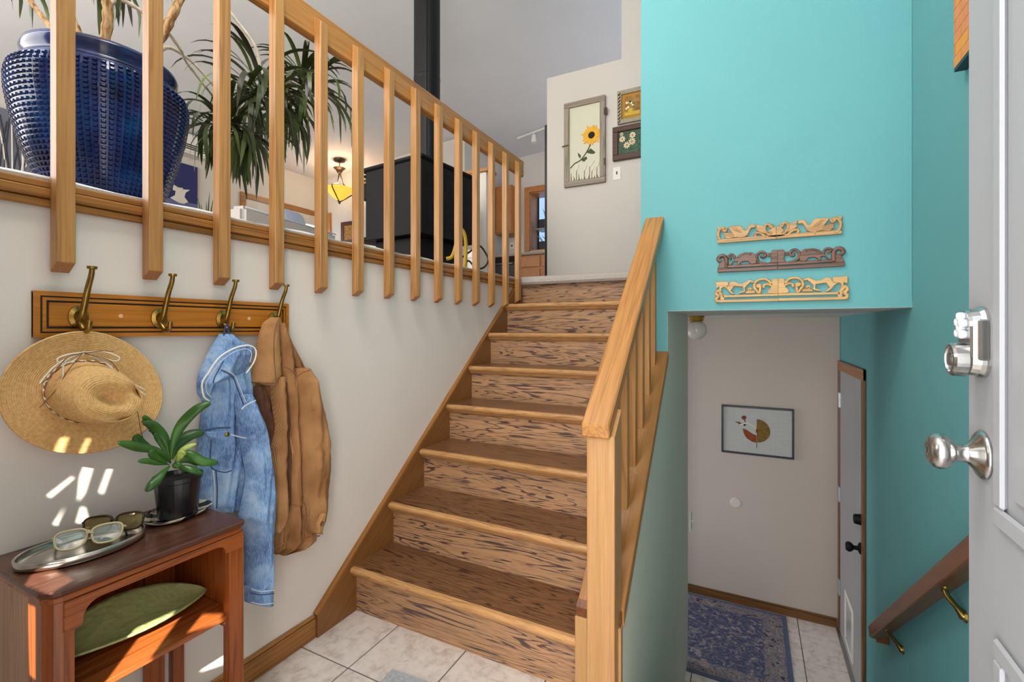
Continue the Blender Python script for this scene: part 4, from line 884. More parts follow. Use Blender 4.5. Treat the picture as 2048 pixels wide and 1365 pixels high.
obj('pane', B(sx0 + .045, sx1 - .045, YH - .014, YH - .008, sz0 + .045, sz1 - .045), 'cream_pane', sf)
ZF = lambda a, b, y=YH - .016: onY(1120 + a / 6.5, 180 + b / 6.5, y)
fc = ZF(410, 588); fcx, fcz = fc.x, fc.z
for k in range(20):
    a = 2 * math.pi * k / 20 + .1; r0, r1 = .03, .094 + .012 * math.sin(k * 2.3); w_ = .016
    c_, s_ = math.cos(a), math.sin(a)
    pts = [(fcx + c_ * r - s_ * q, fcz + s_ * r + c_ * q) for r, q in ((r0, -.006), ((r0 + r1) / 2, -w_), (r1, 0), ((r0 + r1) / 2, w_), (r0, .006))]
    obj('petal', MB().prism(pts, YH - .020 + .001 * (k % 2), YH - .0145), 'yellow_petal', sf)
obj('flower_core', MB().lathe([(.001, -.025), (.025, -.024), (.034, -.018), (.034, -.0145)], (fcx, YH, fcz), 'Y', 24), 'flower_core', sf)
obj('stem', MB().tube(spline([ZF(395, 710), ZF(350, 800), ZF(270, 910), ZF(190, 960), ZF(135, 1020)], 6), .005, 6), 'green_stem', sf, smooth=True)
for L in ([(340, 815), (400, 760), (460, 810), (440, 830), (400, 830)], [(230, 815), (270, 850), (265, 895), (240, 865)], [(270, 910), (340, 865), (355, 890), (310, 935)]):
    obj('leaf', MB().prism([(q.x, q.z) for q in [ZF(*p) for p in L]], YH - .018, YH - .0145), 'green_stem', sf)
for k in range(17):
    x = 145 + k * 22.5; top = 1060 + 70 * abs(math.sin(k * 1.9)); 
    p0, p1 = ZF(x, 1205 - .16 * (x - 145)), ZF(x + 18 * math.sin(k * 2.1), top + 20)
    obj('grass_blade', MB().tube([p0, p0.lerp(p1, .5) + Vector((.004 * math.sin(k), 0, 0)), p1], [.005, .004, .001], 5), 'pale_grass', sf)
for a, b, c_, d_ in ((215, 1050, 245, 965), (318, 1045, 350, 970), (385, 1000, 450, 920), (415, 1055, 440, 995), (480, 1005, 510, 935)):
    p0, p1 = ZF(a, b), ZF(c_, d_); e0 = p0 + Vector((-.004, 0, -.13 if d_ < 980 else -.08))
    obj('seed_stalk', MB().tube([e0, p0], .003, 5), 'pale_grass', sf); obj('seed_head', MB().tube([p0, p0.lerp(p1, .5), p1], [.004, .007, .002], 6), 'seed_white', sf, smooth=True)
obj('hinge', B(sx1 - .01, sx1 + .02, YH - .036, YH - .03, 3.15, 3.21), 'bronze', sf); obj('hinge', B(sx1 - .012, sx1 + .004, YH - .036, YH - .03, 2.70, 2.76), 'bronze', sf); obj('latch', MB().tube([(sx0 - .015, YH - .034, 2.93), (sx0 + .045, YH - .036, 2.935)], .007, 8), 'brass', sf)
p1 = thing('still_life_painting', 'small painting of a yellow vase of flowers in a carved grey frame', 'painting', (-.95, YH - .02, 3.04))
frame_bars(p1, -1.058, -.80, 3.040, 3.334, .038, .03, 'pewter_frame', 'pewter_frame'); obj('mat_board', B(-1.022, -.836, YH - .015, YH - .006, 3.076, 3.298), 'mat_ochre', p1); obj('canvas', B(-.995, -.863, YH - .017, YH - .0151, 3.105, 3.272), 'picture_brown', p1)
obj('painted_table', B(-.995, -.863, YH - .018, YH - .0171, 3.105, 3.135), 'vase_yellow', p1); obj('painted_vase', MB().prism([(-.958, 3.125), (-.93, 3.125), (-.922, 3.15), (-.932, 3.168), (-.956, 3.168), (-.966, 3.15)], YH - .019, YH - .0171), 'vase_yellow', p1)
for k in range(9):
    a, b = -.945 + .034 * math.sin(k * 2.4), 3.195 + .028 * math.cos(k * 1.7)
    obj('painted_bloom', MB().lathe([(.001, -.0195), (.011, -.0195), (.011, -.0172), (.001, -.0172)], (a, YH, b), 'Y', 8), 'flower_cream' if k % 3 else 'leaf_green', p1)
for k in range(9): obj('frame_rope', MB().tube([(-1.05, YH - .0315, 3.05 + .03 * k), (-1.03, YH - .0315, 3.07 + .03 * k)], .005, 6), 'dark_frame', p1)
p2 = thing('daisy_painting', 'painting of white daisies in a heavy dark wooden frame', 'painting', (-.95, YH - .02, 2.72))
frame_bars(p2, -1.099, -.74, 2.720, 3.018, .048, .036, 'dark_frame', 'dark_frame'); obj('canvas', B(-1.052, -.786, YH - .018, YH - .006, 2.767, 2.971), 'picture_green', p2)
for a, b, r in ((-1.015, 2.905, .030), (-.975, 2.845, .032), (-.93, 2.87, .034), (-.925, 2.925, .03), (-1.02, 2.95, .016)):
    fl_ = None
    for k in range(9):
        g_ = 2 * math.pi * k / 9; c_, s_ = math.cos(g_), math.sin(g_)
        obj('painted_petal', MB().prism([(a + c_ * q - s_ * e, b + s_ * q + c_ * e) for q, e in ((r * .25, -.002), (r * .7, -.006), (r, 0), (r * .7, .006), (r * .25, .002))], YH - .0205, YH - .0181), 'petal_white', p2)
    obj('painted_centre', MB().lathe([(.001, -.0215), (r * .28, -.0215), (r * .28, -.0182)], (a, YH, b), 'Y', 10), 'mat_ochre', p2)
s2 = thing('light_switch', 'white light switch plate on the landing wall under the daisy painting', 'light switch', (-1.067, YH, 2.56))
obj('plate', B(-1.102, -1.032, YH - .005, YH - .0005, 2.558, 2.672), 'white_plastic', s2, bevel=.0015); obj('toggle', B(-1.072, -1.062, YH - .014, YH - .005, 2.605, 2.63), 'bronze', s2)

# ================================================================== blue pot with dracaena behind the balustrade
pd = thing('potted_dracaena', 'dracaena tree with drooping narrow leaves in a cobalt blue studded pot', 'potted plant', (-1.97, .79, ZU))
PC = Vector((-1.97, .79, ZU + .0008)); N_ = 72
prof = [(.128, 0), (.135, .012), (.166, .10), (.198, .20), (.222, .30), (.233, .37), (.234, .42), (.226, .45)]
def interp(h):
    for (r0, h0), (r1, h1) in zip(prof, prof[1:]):
        if h <= h1: return r0 + (r1 - r0) * (h - h0) / (h1 - h0)
    return prof[-1][0]
mb = MB()
def pq(k, h, out=0):
    r = interp(h) + out; a = 2 * math.pi * k / N_; return PC + Vector((r * math.cos(a), r * math.sin(a), h))
for i in range(29):
    h0, h1 = .02 + .43 * i / 29, .02 + .43 * (i + 1) / 29; dh = h1 - h0
    for k in range(N_):
        o4 = [pq(k, h0), pq(k + 1, h0), pq(k + 1, h1), pq(k, h1)]
        m4 = [pq(k + .16, h0 + .16 * dh), pq(k + .84, h0 + .16 * dh), pq(k + .84, h1 - .16 * dh), pq(k + .16, h1 - .16 * dh)]
        i4 = [pq(k + .30, h0 + .32 * dh, .0055), pq(k + .70, h0 + .32 * dh, .0055), pq(k + .70, h1 - .32 * dh, .0055), pq(k + .30, h1 - .32 * dh, .0055)]
        mb.add(o4 + m4 + i4, [(0, 1, 5, 4), (1, 2, 6, 5), (2, 3, 7, 6), (3, 0, 4, 7), (4, 5, 9, 8), (5, 6, 10, 9), (6, 7, 11, 10), (7, 4, 8, 11), (8, 9, 10, 11)])
ps = obj('pot_body', mb, 'cobalt_glaze', pd, smooth=False)
obj('pot_rim', MB().lathe([(.224, .448), (.212, .462), (.201, .47), (.198, .486), (.203, .497), (.206, .512), (.202, .526), (.190, .53), (.178, .52), (.178, .45), (.001, .45)], tuple(PC), 'Z', 64), 'cobalt_glaze', pd, smooth=True)
obj('pot_foot', MB().lathe([(.001, 0), (.128, 0), (.137, .0195), (.001, .0195)], tuple(PC), 'Z', 48), 'cobalt_glaze', pd)
obj('soil', MB().lathe([(.001, .475), (.1, .472), (.185, .465)], tuple(PC), 'Z', 32), 'soil', pd, smooth=True)
def trunk(L, r0, r1, mat='bark'):
    P_ = spline([atD(*p) for p in L], 6); m = len(P_)
    return obj('trunk' if r0 > .012 else 'branch', MB().tube(P_, [(r0 + (r1 - r0) * i / m) * (1 + .12 * math.sin(i * 2.1)) for i in range(m)], 9), mat, pd, smooth=True)
trunk([(190, 175, 1.58), (199, 121, 1.58), (213, 61, 1.58), (215, 12, 1.58), (205, -20, 1.57), (200, -70, 1.57)], .016, .014)
trunk([(216, 10, 1.58), (242, 0, 1.6), (279, 20, 1.62), (330, 60, 1.68), (360, 98, 1.74), (375, 128, 1.8), (425, 192, 1.92)], .008, .005, 'bark_pale')
trunk([(195, 170, 1.60), (178, 115, 1.60), (160, 78, 1.60), (143, 41, 1.6), (118, -20, 1.6), (100, -80, 1.6)], .018, .013)
trunk([(185, 170, 1.64), (166, 118, 1.64), (148, 80, 1.64), (120, 40, 1.64)], .011, .009)
trunk([(240, 190, 1.60), (279, 130, 1.62), (322, 75, 1.64), (345, 30, 1.66), (372, -30, 1.68)], .017, .013)
trunk([(300, 110, 1.66), (323, 100, 1.7), (338, 95, 1.74), (361, 107, 1.8), (390, 130, 1.86), (440, 190, 1.96), (470, 250, 2.0)], .007, .005, 'bark_pale')
trunk([(410, -50, 1.8), (459, 23, 1.88), (509, 91, 1.96), (522, 140, 2.0), (535, 175, 2.02)], .006, .006, 'bark_pale')
trunk([(30, -40, 1.62), (59, 0, 1.62), (96, 48, 1.62), (150, 110, 1.62)], .008, .009, 'bark')
trunk([(525, 150, 2.0), (560, 155, 2.14), (610, 175, 2.3)], .006, .005, 'bark_pale')
# leaf variants: blade arching from the base, drooping under its weight
LEAF = []
for e0, ln, wd in ((70, .30, .0095), (45, .34, .0105), (20, .33, .0105), (0, .31, .0095), (-25, .28, .009), (-50, .25, .0085), (35, .26, .0085), (10, .36, .0105)):
    P_, p, e = [], Vector((0, 0, 0)), R(e0); n = 11
    for i in range(n):
        P_.append(p.copy()); p = p + Vector((math.cos(e), 0, math.sin(e))) * ln / n; e = max(R(-86), e - R(11 + .055 * (90 - abs(e0))) * (.45 + i / n * 1.1))
    rows = []
    for i, q in enumerate(P_):
        f = i / (n - 1); w_ = wd * (.55 + .9 * f) * (1 - f ** 3) + .0006; w_ = min(w_, wd)
        rows.append([q + Vector((0, -w_, .25 * w_)), q, q + Vector((0, w_, .25 * w_))])
    mb = MB().grid(rows); me = bpy.data.meshes.new('dracaena_leaf'); me.from_pydata(mb.v, [], mb.f); me.polygons.foreach_set('use_smooth', [True] * len(me.polygons)); me.materials.append(MATS['dracaena']); LEAF.append(me)
def rosette(c, n, variants, sc=1.0, az=None, spread=.03):
    for k in range(n):
        o = link(bpy.data.objects.new('leaf', LEAF[rnd.choice(variants)]), pd)
        a = rnd.uniform(0, 2 * math.pi) if az is None else R(rnd.uniform(*az))
        o.location = c + Vector((rnd.uniform(-1, 1), rnd.uniform(-1, 1), rnd.uniform(-.6, .6))) * spread - pd.location
        o.rotation_euler = (rnd.uniform(-.15, .15), rnd.uniform(-.12, .12), a); s_ = sc * rnd.uniform(.8, 1.15); o.scale = (s_, s_, s_)
rosette(atD(520, 190, 2.02), 66, [0, 1, 2, 3, 4, 5, 7], 1.12, spread=.05)
rosette(atD(478, 262, 1.98), 62, [1, 2, 3, 4, 5, 5], 1.0, spread=.05)
rosette(atD(612, 175, 2.30), 54, [0, 1, 2, 3, 4, 7], 1.18, spread=.04)
rosette(atD(436, 250, 1.94), 34, [2, 3, 4, 5], .85, spread=.04)
rosette(atD(570, 215, 2.2), 40, [3, 4, 5, 2], 1.1, spread=.05)
rosette(atD(195, -95, 1.58), 26, [3, 4, 5, 2], .95, spread=.04)
rosette(atD(15, -75, 1.66), 14, [2, 3, 4, 5], .8, spread=.03)

# ================================================================== stove
P0 = Vector((-2.01, 2.567, 0)); E1 = Vector((.1, .995, 0)).normalized(); E2 = Vector((-.995, .1, 0)).normalized(); L1, L2 = .575, .60
def sbox(a0, a1, b0, b1, z0, z1):
    v = [P0 + E1 * a + E2 * b + Vector((0, 0, z)) for z in (z0, z1) for a, b in ((a0, b0), (a1, b0), (a1, b1), (a0, b1))]
    return MB().add(v, [(0, 3, 2, 1), (4, 5, 6, 7), (0, 1, 5, 4), (1, 2, 6, 5), (2, 3, 7, 6), (3, 0, 4, 7)])
sv = thing('pellet_stove', 'black metal heating stove with perforated back and tall flue pipe', 'stove', (P0.x - .3, P0.y + .28, ZU))
obj('body', sbox(0, L1, 0, L2 - .03, 1.885, 2.40), 'black_metal', sv, bevel=.004)
obj('top_plate', sbox(-.012, L1 + .012, -.012, L2 + .02, 2.401, 2.432), 'black_metal', sv, bevel=.01)
obj('front_hood', sbox(.0, L1, L2 - .0295, L2 + .03, 2.20, 2.31), 'black_metal', sv, bevel=.004)
for k in range(3): obj('louvre', sbox(.0, L1, L2 - .029, L2 + .035 - .012 * k, 2.318 + .026 * k, 2.330 + .026 * k), 'grille_brass' if k < 2 else 'black_metal', sv, bevel=.002)
obj('ash_lip', sbox(.0, L1, L2 - .0295, L2 + .09, 1.885, 1.915), 'black_metal', sv, bevel=.004)
obj('door_glass', sbox(.05, L1 - .05, L2 - .0295, L2 - .01, 1.93, 2.19), 'black_hole', sv)
obj('pedestal', sbox(.07, L1 - .07, .09, L2 - .06, ZU + .03, 1.884), 'black_metal', sv, bevel=.004)
obj('base_plate', sbox(.02, L1 - .02, .03, L2, ZU + .0008, ZU + .029), 'black_metal', sv, bevel=.004)
obj('seam_strip', sbox(-.002, .0, .012, .018, 1.9, 2.39), 'steel', sv)
for a in (.06, .25, .43):
    for z in (1.95, 2.19):
        mb = MB()
        for c_ in range(2):
            for k in range(9):
                q = sbox(a + .05 * c_, a + .05 * c_ + .034, -.0022, -.0004, z + .019 * k, z + .019 * k + .009); mb.add(q.v, q.f)
        g_ = obj('vent_grille', mb, 'black_hole', sv); g_['kind'] = 'stuff'
px_, py_ = -2.185, 2.86
obj('flue_pipe', MB().lathe([(.001, 2.433), (.108, 2.433), (.108, 2.45), (.098, 2.452), (.098, 3.1), (.0995, 3.105), (.0995, 3.12), (.098, 3.125), (.098, ceilz(px_) - .01)], (px_, py_, 0), 'Z', 40), 'black_pipe', sv, smooth=False)
obj('pipe_seam', B(px_ + .055, px_ + .062, py_ - .083, py_ - .077, 2.46, 4.4), 'black_metal', sv)
# low wall behind the stove
hw = sroot('wall_partition', (-2.8, 3.68, ZU))
obj('plaster', B(-3.50, -2.11, 3.62, 3.75, ZU + .0005, 2.63), 'wall_cream', hw); obj('cap', B(-3.53, -2.085, 3.60, 3.77, 2.631, 2.665), 'pine_x', hw, bevel=.004)
# hose, cable and leads on the floor behind the stove
tag(obj('yellow_hose', MB().tube(spline([atD(893, 518, 2.95), atD(905, 512, 2.95), atD(915, 480, 2.96), atD(922, 460, 2.98), atD(929, 470, 2.98), atD(932, 495, 2.97), atD(930, 530, 2.95), atD(927, 545, 2.93)], 6), .012, 8), 'yellow_rubber', smooth=True), 'yellow hose looped up behind the black stove', 'hose')
tag(obj('black_cable', MB().tube(spline([atD(905, 530, 2.98), atD(938, 505, 3.0), atD(958, 492, 3.02), atD(972, 508, 3.05), atD(976, 522, 3.05), atD(968, 535, 3.02), atD(952, 537, 3.0), atD(936, 522, 2.98), atD(925, 545, 2.95)], 7), .006, 8), 'black_rubber', smooth=True), 'black cable looped on the floor beside the yellow hose', 'cable')
ob = thing('outlet_box', 'pale grey outlet box behind the stove near the cable', 'outlet', atD(945, 560, 3.12) * 1.0)
q = atD(945, 520, 3.12); obj('box_body', B(q.x - .04, q.x + .03, q.y, q.y + .05, ZU + .001, q.z + .07), 'white_plastic', ob, bevel=.003); obj('box_lid', B(q.x - .042, q.x + .032, q.y - .006, q.y - .0005, ZU + .1, q.z + .06), 'shell_white', ob, bevel=.002)

# ================================================================== sofa
S0 = Vector((-4.54, 2.95, 0)); SE = Vector((-.20, .98, 0)).normalized(); SN = Vector((-SE.y, SE.x, 0)); SLn = 1.5
def fbox(a0, a1, b0, b1, z0, z1):
    v = [S0 + SE * a + SN * b + Vector((0, 0, z)) for z in (z0, z1) for a, b in ((a0, b0), (a1, b0), (a1, b1), (a0, b1))]
    return MB().add(v, [(0, 3, 2, 1), (4, 5, 6, 7), (0, 1, 5, 4), (1, 2, 6, 5), (2, 3, 7, 6), (3, 0, 4, 7)])
so = thing('sofa', 'grey tweed sofa with its back to the balustrade', 'sofa', S0 + SE * .7 + SN * .4 + Vector((0, 0, ZU)))
obj('back', fbox(0, SLn, 0, .2, ZU + .08, 2.475), 'sofa_grey', so, bevel=.04, seg=3); obj('base', fbox(.02, SLn - .02, .2, .9, ZU + .08, ZU + .42), 'sofa_grey', so, bevel=.03, seg=2)
obj('arm', fbox(-.12, .06, .1, .92, ZU + .06, ZU + .62), 'sofa_grey', so, bevel=.05, seg=3); obj('arm', fbox(SLn - .06, SLn + .12, .1, .92, ZU + .06, ZU + .62), 'sofa_grey', so, bevel=.05, seg=3)
for a in (.05, SLn - .1):
    for b in (.1, .82): obj('leg', fbox(a, a + .05, b, b + .05, ZU + .001, ZU + .08), 'bronze', so)
obj('piping', MB().tube([S0 + SE * a + Vector((0, 0, 2.455)) + SN * -.002 for a in (.03, SLn / 2, SLn - .03)], .007, 8), 'seam_light', so, smooth=True)
def cushion(name, label, c, ax, ay, thick, mat):
    rows = []
    for sgn in (1, -1):
        pass
    n = 14; top, bot = [], []
    for i in range(n + 1):
        ra, rb = [], []
        for j in range(n + 1):
            u, v = -1 + 2 * i / n, -1 + 2 * j / n; h = thick * (max(0, (1 - u ** 4) * (1 - v ** 4))) ** .5
            nn = ax.cross(ay).normalized(); p = c + ax * u * (1 - .08 * v * v) + ay * v * (1 - .08 * u * u)
            ra.append(p + nn * h); rb.append(p - nn * h)
        top.append(ra); bot.append(rb)
    m = MB().grid(top).grid(bot)
    return tag(obj(name, m, mat, smooth=True), label, 'cushion')
cushion('cushion', 'pale blue cushion at the near end of the grey sofa', S0 + SE * .2 + SN * .33 + Vector((0, 0, 2.34)), SE * .14, (Vector((0, 0, .19)) + SN * .04), .07, 'sofa_blue')
cushion('cushion', 'pale blue cushion poking up over the middle of the sofa back', S0 + SE * 1.1 + SN * .36 + Vector((0, 0, 2.46)), SE * .24, (Vector((0, 0, .26)) + SN * .06), .09, 'sofa_blue')

# ================================================================== far living room wall
XW = -7.3
w2 = sroot('window_2', (XW, 4.6, 2.9)); a, b = onX(479, 383, XW), onX(600, 420, XW)
wy0, wy1, wzt, wzb = a.y, a.y + 1.85, a.z, a.z - 1.1
obj('window_frame', MB().box(XW, XW + .03, wy0, wy1, wzt - .09, wzt).box(XW, XW + .03, wy0, wy0 + .09, wzb, wzt - .09).box(XW, XW + .03, wy1 - .09, wy1, wzb, wzt - .09).box(XW, XW + .04, wy0, wy1, wzb - .05, wzb), 'trim_wood', w2, bevel=.004)
obj('roller_shade', B(XW + .001, XW + .012, wy0 + .091, wy1 - .091, wzt - .27, wzt - .091), 'window_shade', w2); obj('pane', B(XW + .001, XW + .006, wy0 + .091, wy1 - .091, wzb + .001, wzt - .2705), 'window_bright', w2)
def art(name, label, y0, y1, z0, z1, base, bands):
    g = thing(name, label, 'wall art', (XW, (y0 + y1) / 2, z0), 'large panels on the far living room wall')
    obj('panel', B(XW + .001, XW + .04, y0, y1, z0, z1), base, g)
    return g
ga = art('art_panel', 'slate grey art panel drawn with pale grasses beside the blue pot', onX(-60, 217, XW).y, onX(60, 217, XW).y, 2.15, 3.63, 'canvas_grey', ())
for k in range(16):
    q = onX(rnd.uniform(-5, 70), rnd.uniform(330, 360), XW + .043); h_ = rnd.uniform(.3, .75); b_ = rnd.uniform(-.12, .12)
    pth = spline([q, q + Vector((0, b_ * .4, h_ * .5)), q + Vector((0, b_, h_))], 5)
    obj('grass_stem', MB().tube(pth, [.009 - .004 * i / len(pth) for i in range(len(pth))], 5), 'canvas_cream' if k % 3 else 'canvas_dark', ga)
    if k % 3: obj('seed_spray', MB().tube([pth[-1], pth[-1] + Vector((0, b_ * .3, .05)), pth[-1] + Vector((0, b_ * .5, .1))], [.006, .016, .003], 6), 'canvas_cream', ga)
bY0, bY1 = onX(300, 337, XW).y, onX(392, 337, XW).y
ba = art('art_panel', 'navy blue art panel with a pale leaf shape beside the blue pot', bY0, bY1, 2.15, 3.6, 'canvas_navy', ())
obj('blue_band', B(XW + .0401, XW + .043, bY0, bY1, 2.62, 3.05), 'canvas_mid', ba)
Z5 = lambda a, b: onX(340 + a / 8.03, 260 + b / 8.03, XW + .043)
obj('pale_shape', MB().prism([(q.y, q.z) for q in [Z5(*p) for p in ((60, 880), (130, 925), (210, 935), (200, 955), (320, 965), (250, 1010), (230, 1080), (290, 1160), (220, 1190), (140, 1170), (0, 1090), (80, 1050), (90, 980), (40, 965))]], XW + .043, XW + .047, 'X'), 'canvas_cream', ba)
ac = thing('air_conditioner', 'white wall mounted air conditioner high on the far wall', 'air conditioner', (XW, onX(380, 290, XW).y, 3.75))
ay = onX(402, 300, XW).y
obj('housing', B(XW + .0005, XW + .2, ay - .8, ay, 3.72, 4.0), 'white_plastic', ac, bevel=.02, seg=2)
for k in range(3): obj('vane', B(XW + .2, XW + .206, ay - .77, ay - .03, 3.775 + .028 * k, 3.789 + .028 * k), 'black_hole', ac)
al = thing('aloe_plant', 'small spiky aloe plant on the floor near the balustrade', 'potted plant', atD(412, 425, 2.6))
q = atD(412, 440, 2.6); obj('pot', MB().lathe([(.001, 0), (.05, 0), (.062, .09), (.057, .09), (.001, .085)], (q.x, q.y, ZU + .001), 'Z', 24), 'planter_black', al)
al.location = (q.x, q.y, ZU)
for c_ in al.children: c_.location = Vector((q.x, q.y, ZU + .046)) - al.location
for tx, ty in ((394, 391), (419, 385), (413, 403), (427, 395), (402, 408)):
    p0, p1 = Vector((q.x, q.y, ZU + .08)), atD(tx, ty, 2.6); md_ = p0.lerp(p1, .5) + Vector((0, 0, .02))
    obj('leaf', MB().tube(spline([p0, md_, p1], 5), [.011 * (1 - i / 10.5) for i in range(11)], 6, .5), 'aloe', al, smooth=True)
# pendant lamp
pxp, pyp = -6.26, 5.77; pzc = ceilz(pxp)
pn = thing('pendant_lamp', 'bronze pendant lamp with a glowing amber glass bowl', 'pendant lamp', (pxp, pyp, 3.36))
obj('canopy', MB().lathe([(.001, 0), (.10, 0), (.09, -.03), (.03, -.045), (.001, -.045)], (pxp, pyp, pzc - .001), 'Z', 24), 'bronze', pn)
obj('chain', MB().tube([(pxp, pyp, pzc - .04), (pxp, pyp, 3.96)], .01, 6), 'brass', pn)
obj('hub', MB().lathe([(.001, 3.975), (.10, 3.965), (.06, 3.93), (.035, 3.88), (.001, 3.87)], (pxp, pyp, 0), 'Z', 20), 'bronze', pn)
for k in range(3):
    a = 2 * math.pi * k / 3 + .9; c_, s_ = math.cos(a), math.sin(a)
    obj('arm', MB().tube(spline([(pxp, pyp, 3.92), (pxp + .03 * c_, pyp + .03 * s_, 3.8), (pxp + .08 * c_, pyp + .08 * s_, 3.68), (pxp + .268 * c_, pyp + .268 * s_, 3.60), (pxp + .15 * c_, pyp + .15 * s_, 3.49), (pxp, pyp, 3.385)], 6), .010, 6), 'bronze', pn, smooth=True)
obj('glass_bowl', MB().lathe([(.001, 3.41), (.06, 3.425), (.12, 3.475), (.165, 3.53), (.205, 3.565), (.255, 3.59), (.262, 3.605), (.25, 3.606), (.16, 3.545), (.001, 3.44)], (pxp, pyp, 0), 'Z', 36), 'lamp_bowl', pn, smooth=True)
obj('finial', MB().lathe([(.001, 3.345), (.014, 3.36), (.02, 3.38), (.03, 3.396), (.001, 3.398)], (pxp, pyp, 0), 'Z', 14), 'bronze', pn)
lamp('pendant_bulb', 'POINT', (pxp, pyp, 3.75), (0, 0, 0), 14, (1, .8, .55), shadow_soft_size=.1)
# dining wall pictures
YD = 6.27
for (x0_, y0_, x1_, y1_), lb in (((684, 446, 716, 486), 'dark framed brown picture low on the dining room wall beneath the pendant lamp'), ((640, 430, 663, 470), 'wooden framed picture on the dining room wall beside the sofa')):
    a, b = onY(x0_, y0_, YD), onY(x1_, y1_, YD); g = thing('framed_picture', lb, 'picture', ((a.x + b.x) / 2, YD, b.z))
    obj('frame', MB().box(a.x, b.x, YD - .03, YD - .0005, a.z - .07, a.z).box(a.x, b.x, YD - .03, YD - .0005, b.z, b.z + .07).box(a.x, a.x + .07, YD - .03, YD - .0005, b.z + .07, a.z - .07).box(b.x - .07, b.x, YD - .03, YD - .0005, b.z + .07, a.z - .07), 'dark_frame' if x0_ > 660 else 'oak_cab', g)
    obj('canvas', B(a.x + .07, b.x - .07, YD - .02, YD - .001, b.z + .07, a.z - .07), 'picture_brown', g)

# ================================================================== kitchen beyond the landing
q0, q1 = onY(960, 381, 7.25), onY(1023, 381, 7.25)
uc = thing('wall_cabinet', 'honey oak upper kitchen cabinet seen between the last balusters', 'cabinet', ((q0.x + q1.x) / 2, 7.4, onY(1000, 470, 7.25).z))
uz0, uz1 = onY(1000, 468, 7.25).z, q0.z + .02
obj('body', B(q0.x, q1.x, 7.272, YK - .001, uz0, uz1), 'oak_cab', uc)
for a, b in ((q0.x + .01, (q0.x + q1.x) / 2 - .006), ((q0.x + q1.x) / 2 + .006, q1.x - .01)):
    dr = obj('door', B(a, b, 7.25, 7.2715, uz0 + .02, uz1 - .02), 'oak_cab', uc, bevel=.003); obj('door_panel', B(a + .05, b - .05, 7.246, 7.2495, uz0 + .08, uz1 - .08), 'oak_cab', dr)
bc0, bc1 = max(-4.04, onY(945, 520, 7.0).x), onY(1130, 520, 7.0).x
zc_ = onY(1060, 510, 7.0).z
ct = tag(obj('countertop', B(bc0, bc1, 6.97, YK - .001, zc_, zc_ + .04), 'counter', bevel=.006), 'speckled grey kitchen counter below the window', 'countertop')
xm = onY(1036, 520, 7.0).x
dw = thing('black_oven', 'black oven front under the kitchen counter', 'oven', ((bc0 + xm) / 2, 7.2, ZU)); obj('oven_body', B(bc0, xm - .003, 7.02, YK - .001, ZU + .001, zc_ - .001), 'fridge', dw); obj('oven_handle', MB().tube([(bc0 + .1, 6.99, zc_ - .12), (xm - .1, 6.99, zc_ - .12)], .012, 8), 'steel', dw, smooth=True); obj('control_strip', B(bc0, xm - .003, 7.005, 7.0195, zc_ - .09, zc_ - .01), 'black_metal', dw)
kc = thing('base_cabinet', 'oak kitchen base cabinet with drawers under the window', 'cabinet', ((xm + bc1) / 2, 7.2, ZU)); obj('body', B(xm, bc1, 7.022, YK - .001, ZU + .001, zc_ - .001), 'oak_cab', kc)
for k in range(2):
    a, b = xm + .02 + k * (bc1 - xm) / 2, xm + (k + 1) * (bc1 - xm) / 2 - .02
    obj('drawer', B(a, b, 7.0, 7.0215, zc_ - .20, zc_ - .02), 'oak_cab', kc, bevel=.004); d_ = obj('door', B(a, b, 7.0, 7.0215, ZU + .1, zc_ - .23), 'oak_cab', kc, bevel=.004); obj('door_panel', B(a + .07, b - .07, 6.995, 6.9995, ZU + .17, zc_ - .30), 'oak_cab', d_)
for x_ in (1004, 1024):
    q = onY(x_, 492, YK); g = thing('wall_outlet', 'cream wall outlet on the kitchen backsplash ' + ('nearer the window' if x_ > 1010 else 'farther from the window'), 'outlet', (q.x, YK, q.z - .06)); obj('plate', B(q.x - .04, q.x + .04, YK - .008, YK - .0005, q.z - .06, q.z + .06), 'white_plastic', g, bevel=.002); obj('socket', MB().lathe([(.001, -.011), (.016, -.011), (.018, -.0082)], (q.x, YK, q.z), 'Y', 14), 'bronze', g)
w3 = sroot('window_3', ((wx0 + wx1) / 2, YK, wz0)); tz = .1
obj('window_frame', MB().box(wx0 - tz, wx1 + tz, YK - .03, YK - .0005, wz1, wz1 + tz).box(wx0 - tz, wx0, YK - .03, YK - .0005, wz0, wz1).box(wx1, wx1 + tz, YK - .03, YK - .0005, wz0, wz1), 'oak_cab', w3, bevel=.004)
obj('reveal', MB().box(wx0, wx0 + .015, YK, YK + .35, wz0, wz1).box(wx0, wx1, YK, YK + .35, wz1 - .015, wz1).box(wx0, wx1, YK, YK + .4, wz0, wz0 + .02), 'oak_cab', w3)
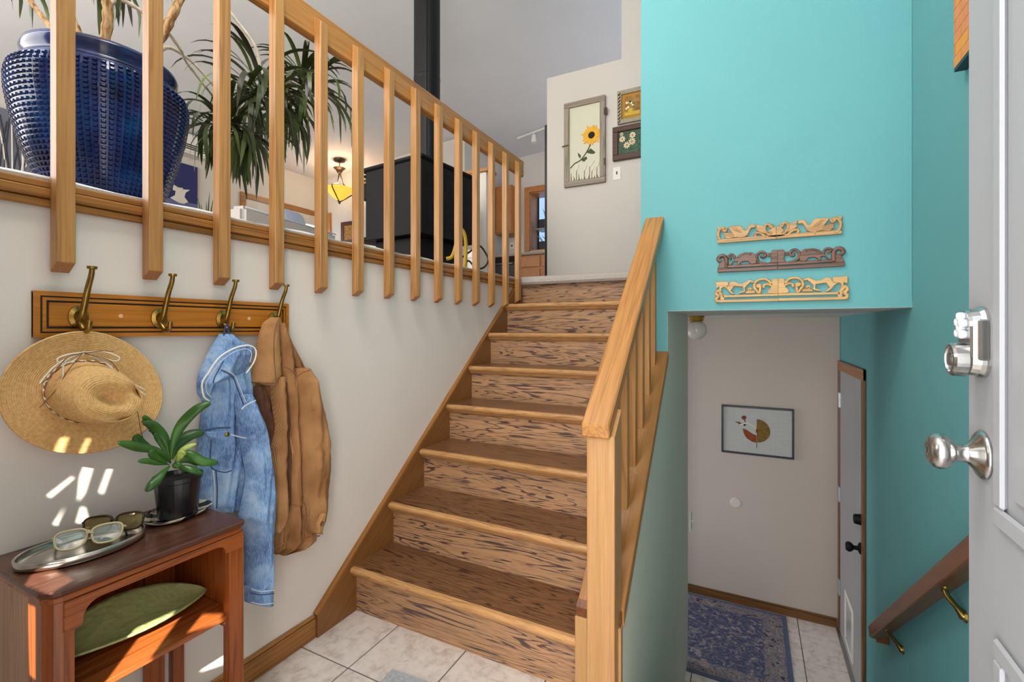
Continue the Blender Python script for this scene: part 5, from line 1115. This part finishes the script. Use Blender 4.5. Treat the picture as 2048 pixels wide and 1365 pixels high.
obj('mullion', MB().box(wx0 + .02, wx0 + .04, YK + .3, YK + .32, wz0 + .02, wz1 - .02).box(wx0 + .3, wx0 + .33, YK + .4, YK + .43, wz0 + .02, wz1 - .02).box(wx0 + .02, wx1, YK + .4, YK + .43, wz0 + .42, wz0 + .46), 'black_metal', w3)
obj('glass_shelf', B(wx0 + .06, wx1, YK + .1, YK + .39, wz0 + .40, wz0 + .42), 'counter', w3)
for zb_, lb in ((wz0 + .421, 'leafy plant in a black planter on the upper shelf of the kitchen window'), (wz0 + .021, 'leafy plant in a black planter on the sill of the kitchen window')):
    q = Vector((wx0 + .27, YK + .22, zb_)); g = thing('window_plant', lb, 'potted plant', q)
    obj('planter', B(q.x - .16, q.x + .2, q.y - .07, q.y + .07, zb_ + .001, zb_ + .17), 'planter_black', g, bevel=.006)
    for k in range(14):
        a = rnd.uniform(0, 6.28); p0 = q + Vector((rnd.uniform(-.12, .12), 0, .15)); p1 = p0 + Vector((.14 * math.cos(a), .05 * math.sin(a), rnd.uniform(.03, .2)))
        if k % 3 == 0 and zb_ > wz0 + .3: p1.z += .06
        obj('leaf', MB().tube([p0, p0.lerp(p1, .6), p1], [.006, .022, .002], 6, .35), 'planter_leaf', g, smooth=True)
fr_ = thing('refrigerator', 'tall black refrigerator edge behind the landing wall', 'refrigerator', (-1.6, 4.7, ZU))
q = onY(1089, 250, 4.4); obj('cabinet_shell', B(q.x, -1.0, 4.4, 5.05, ZU + .001, q.z), 'fridge', fr_, bevel=.006); obj('door_handle', MB().tube([(-1.2, 4.38, 2.4), (-1.2, 4.38, 3.0)], .01, 8), 'steel', fr_)
tk = thing('track_light', 'white ceiling track with a small spot lamp over the kitchen', 'track light', (-2.6, 6, 4.2))
a, b = atD(1035, 313, 7.6), atD(1110, 294, 7.2); a.z = ceilz(a.x) - .02; b.z = ceilz(b.x) - .02
obj('track', MB().tube([a, b], .018, 4), 'white_plastic', tk); m_ = a.lerp(b, .45); obj('spot_head', MB().lathe([(.001, 0), (.03, 0), (.045, -.12), (.001, -.12)], (m_.x, m_.y, m_.z - .05), 'Z', 16), 'white_plastic', tk); obj('spot_stem', MB().tube([m_, m_ - Vector((0, 0, .06))], .01, 6), 'white_plastic', tk)
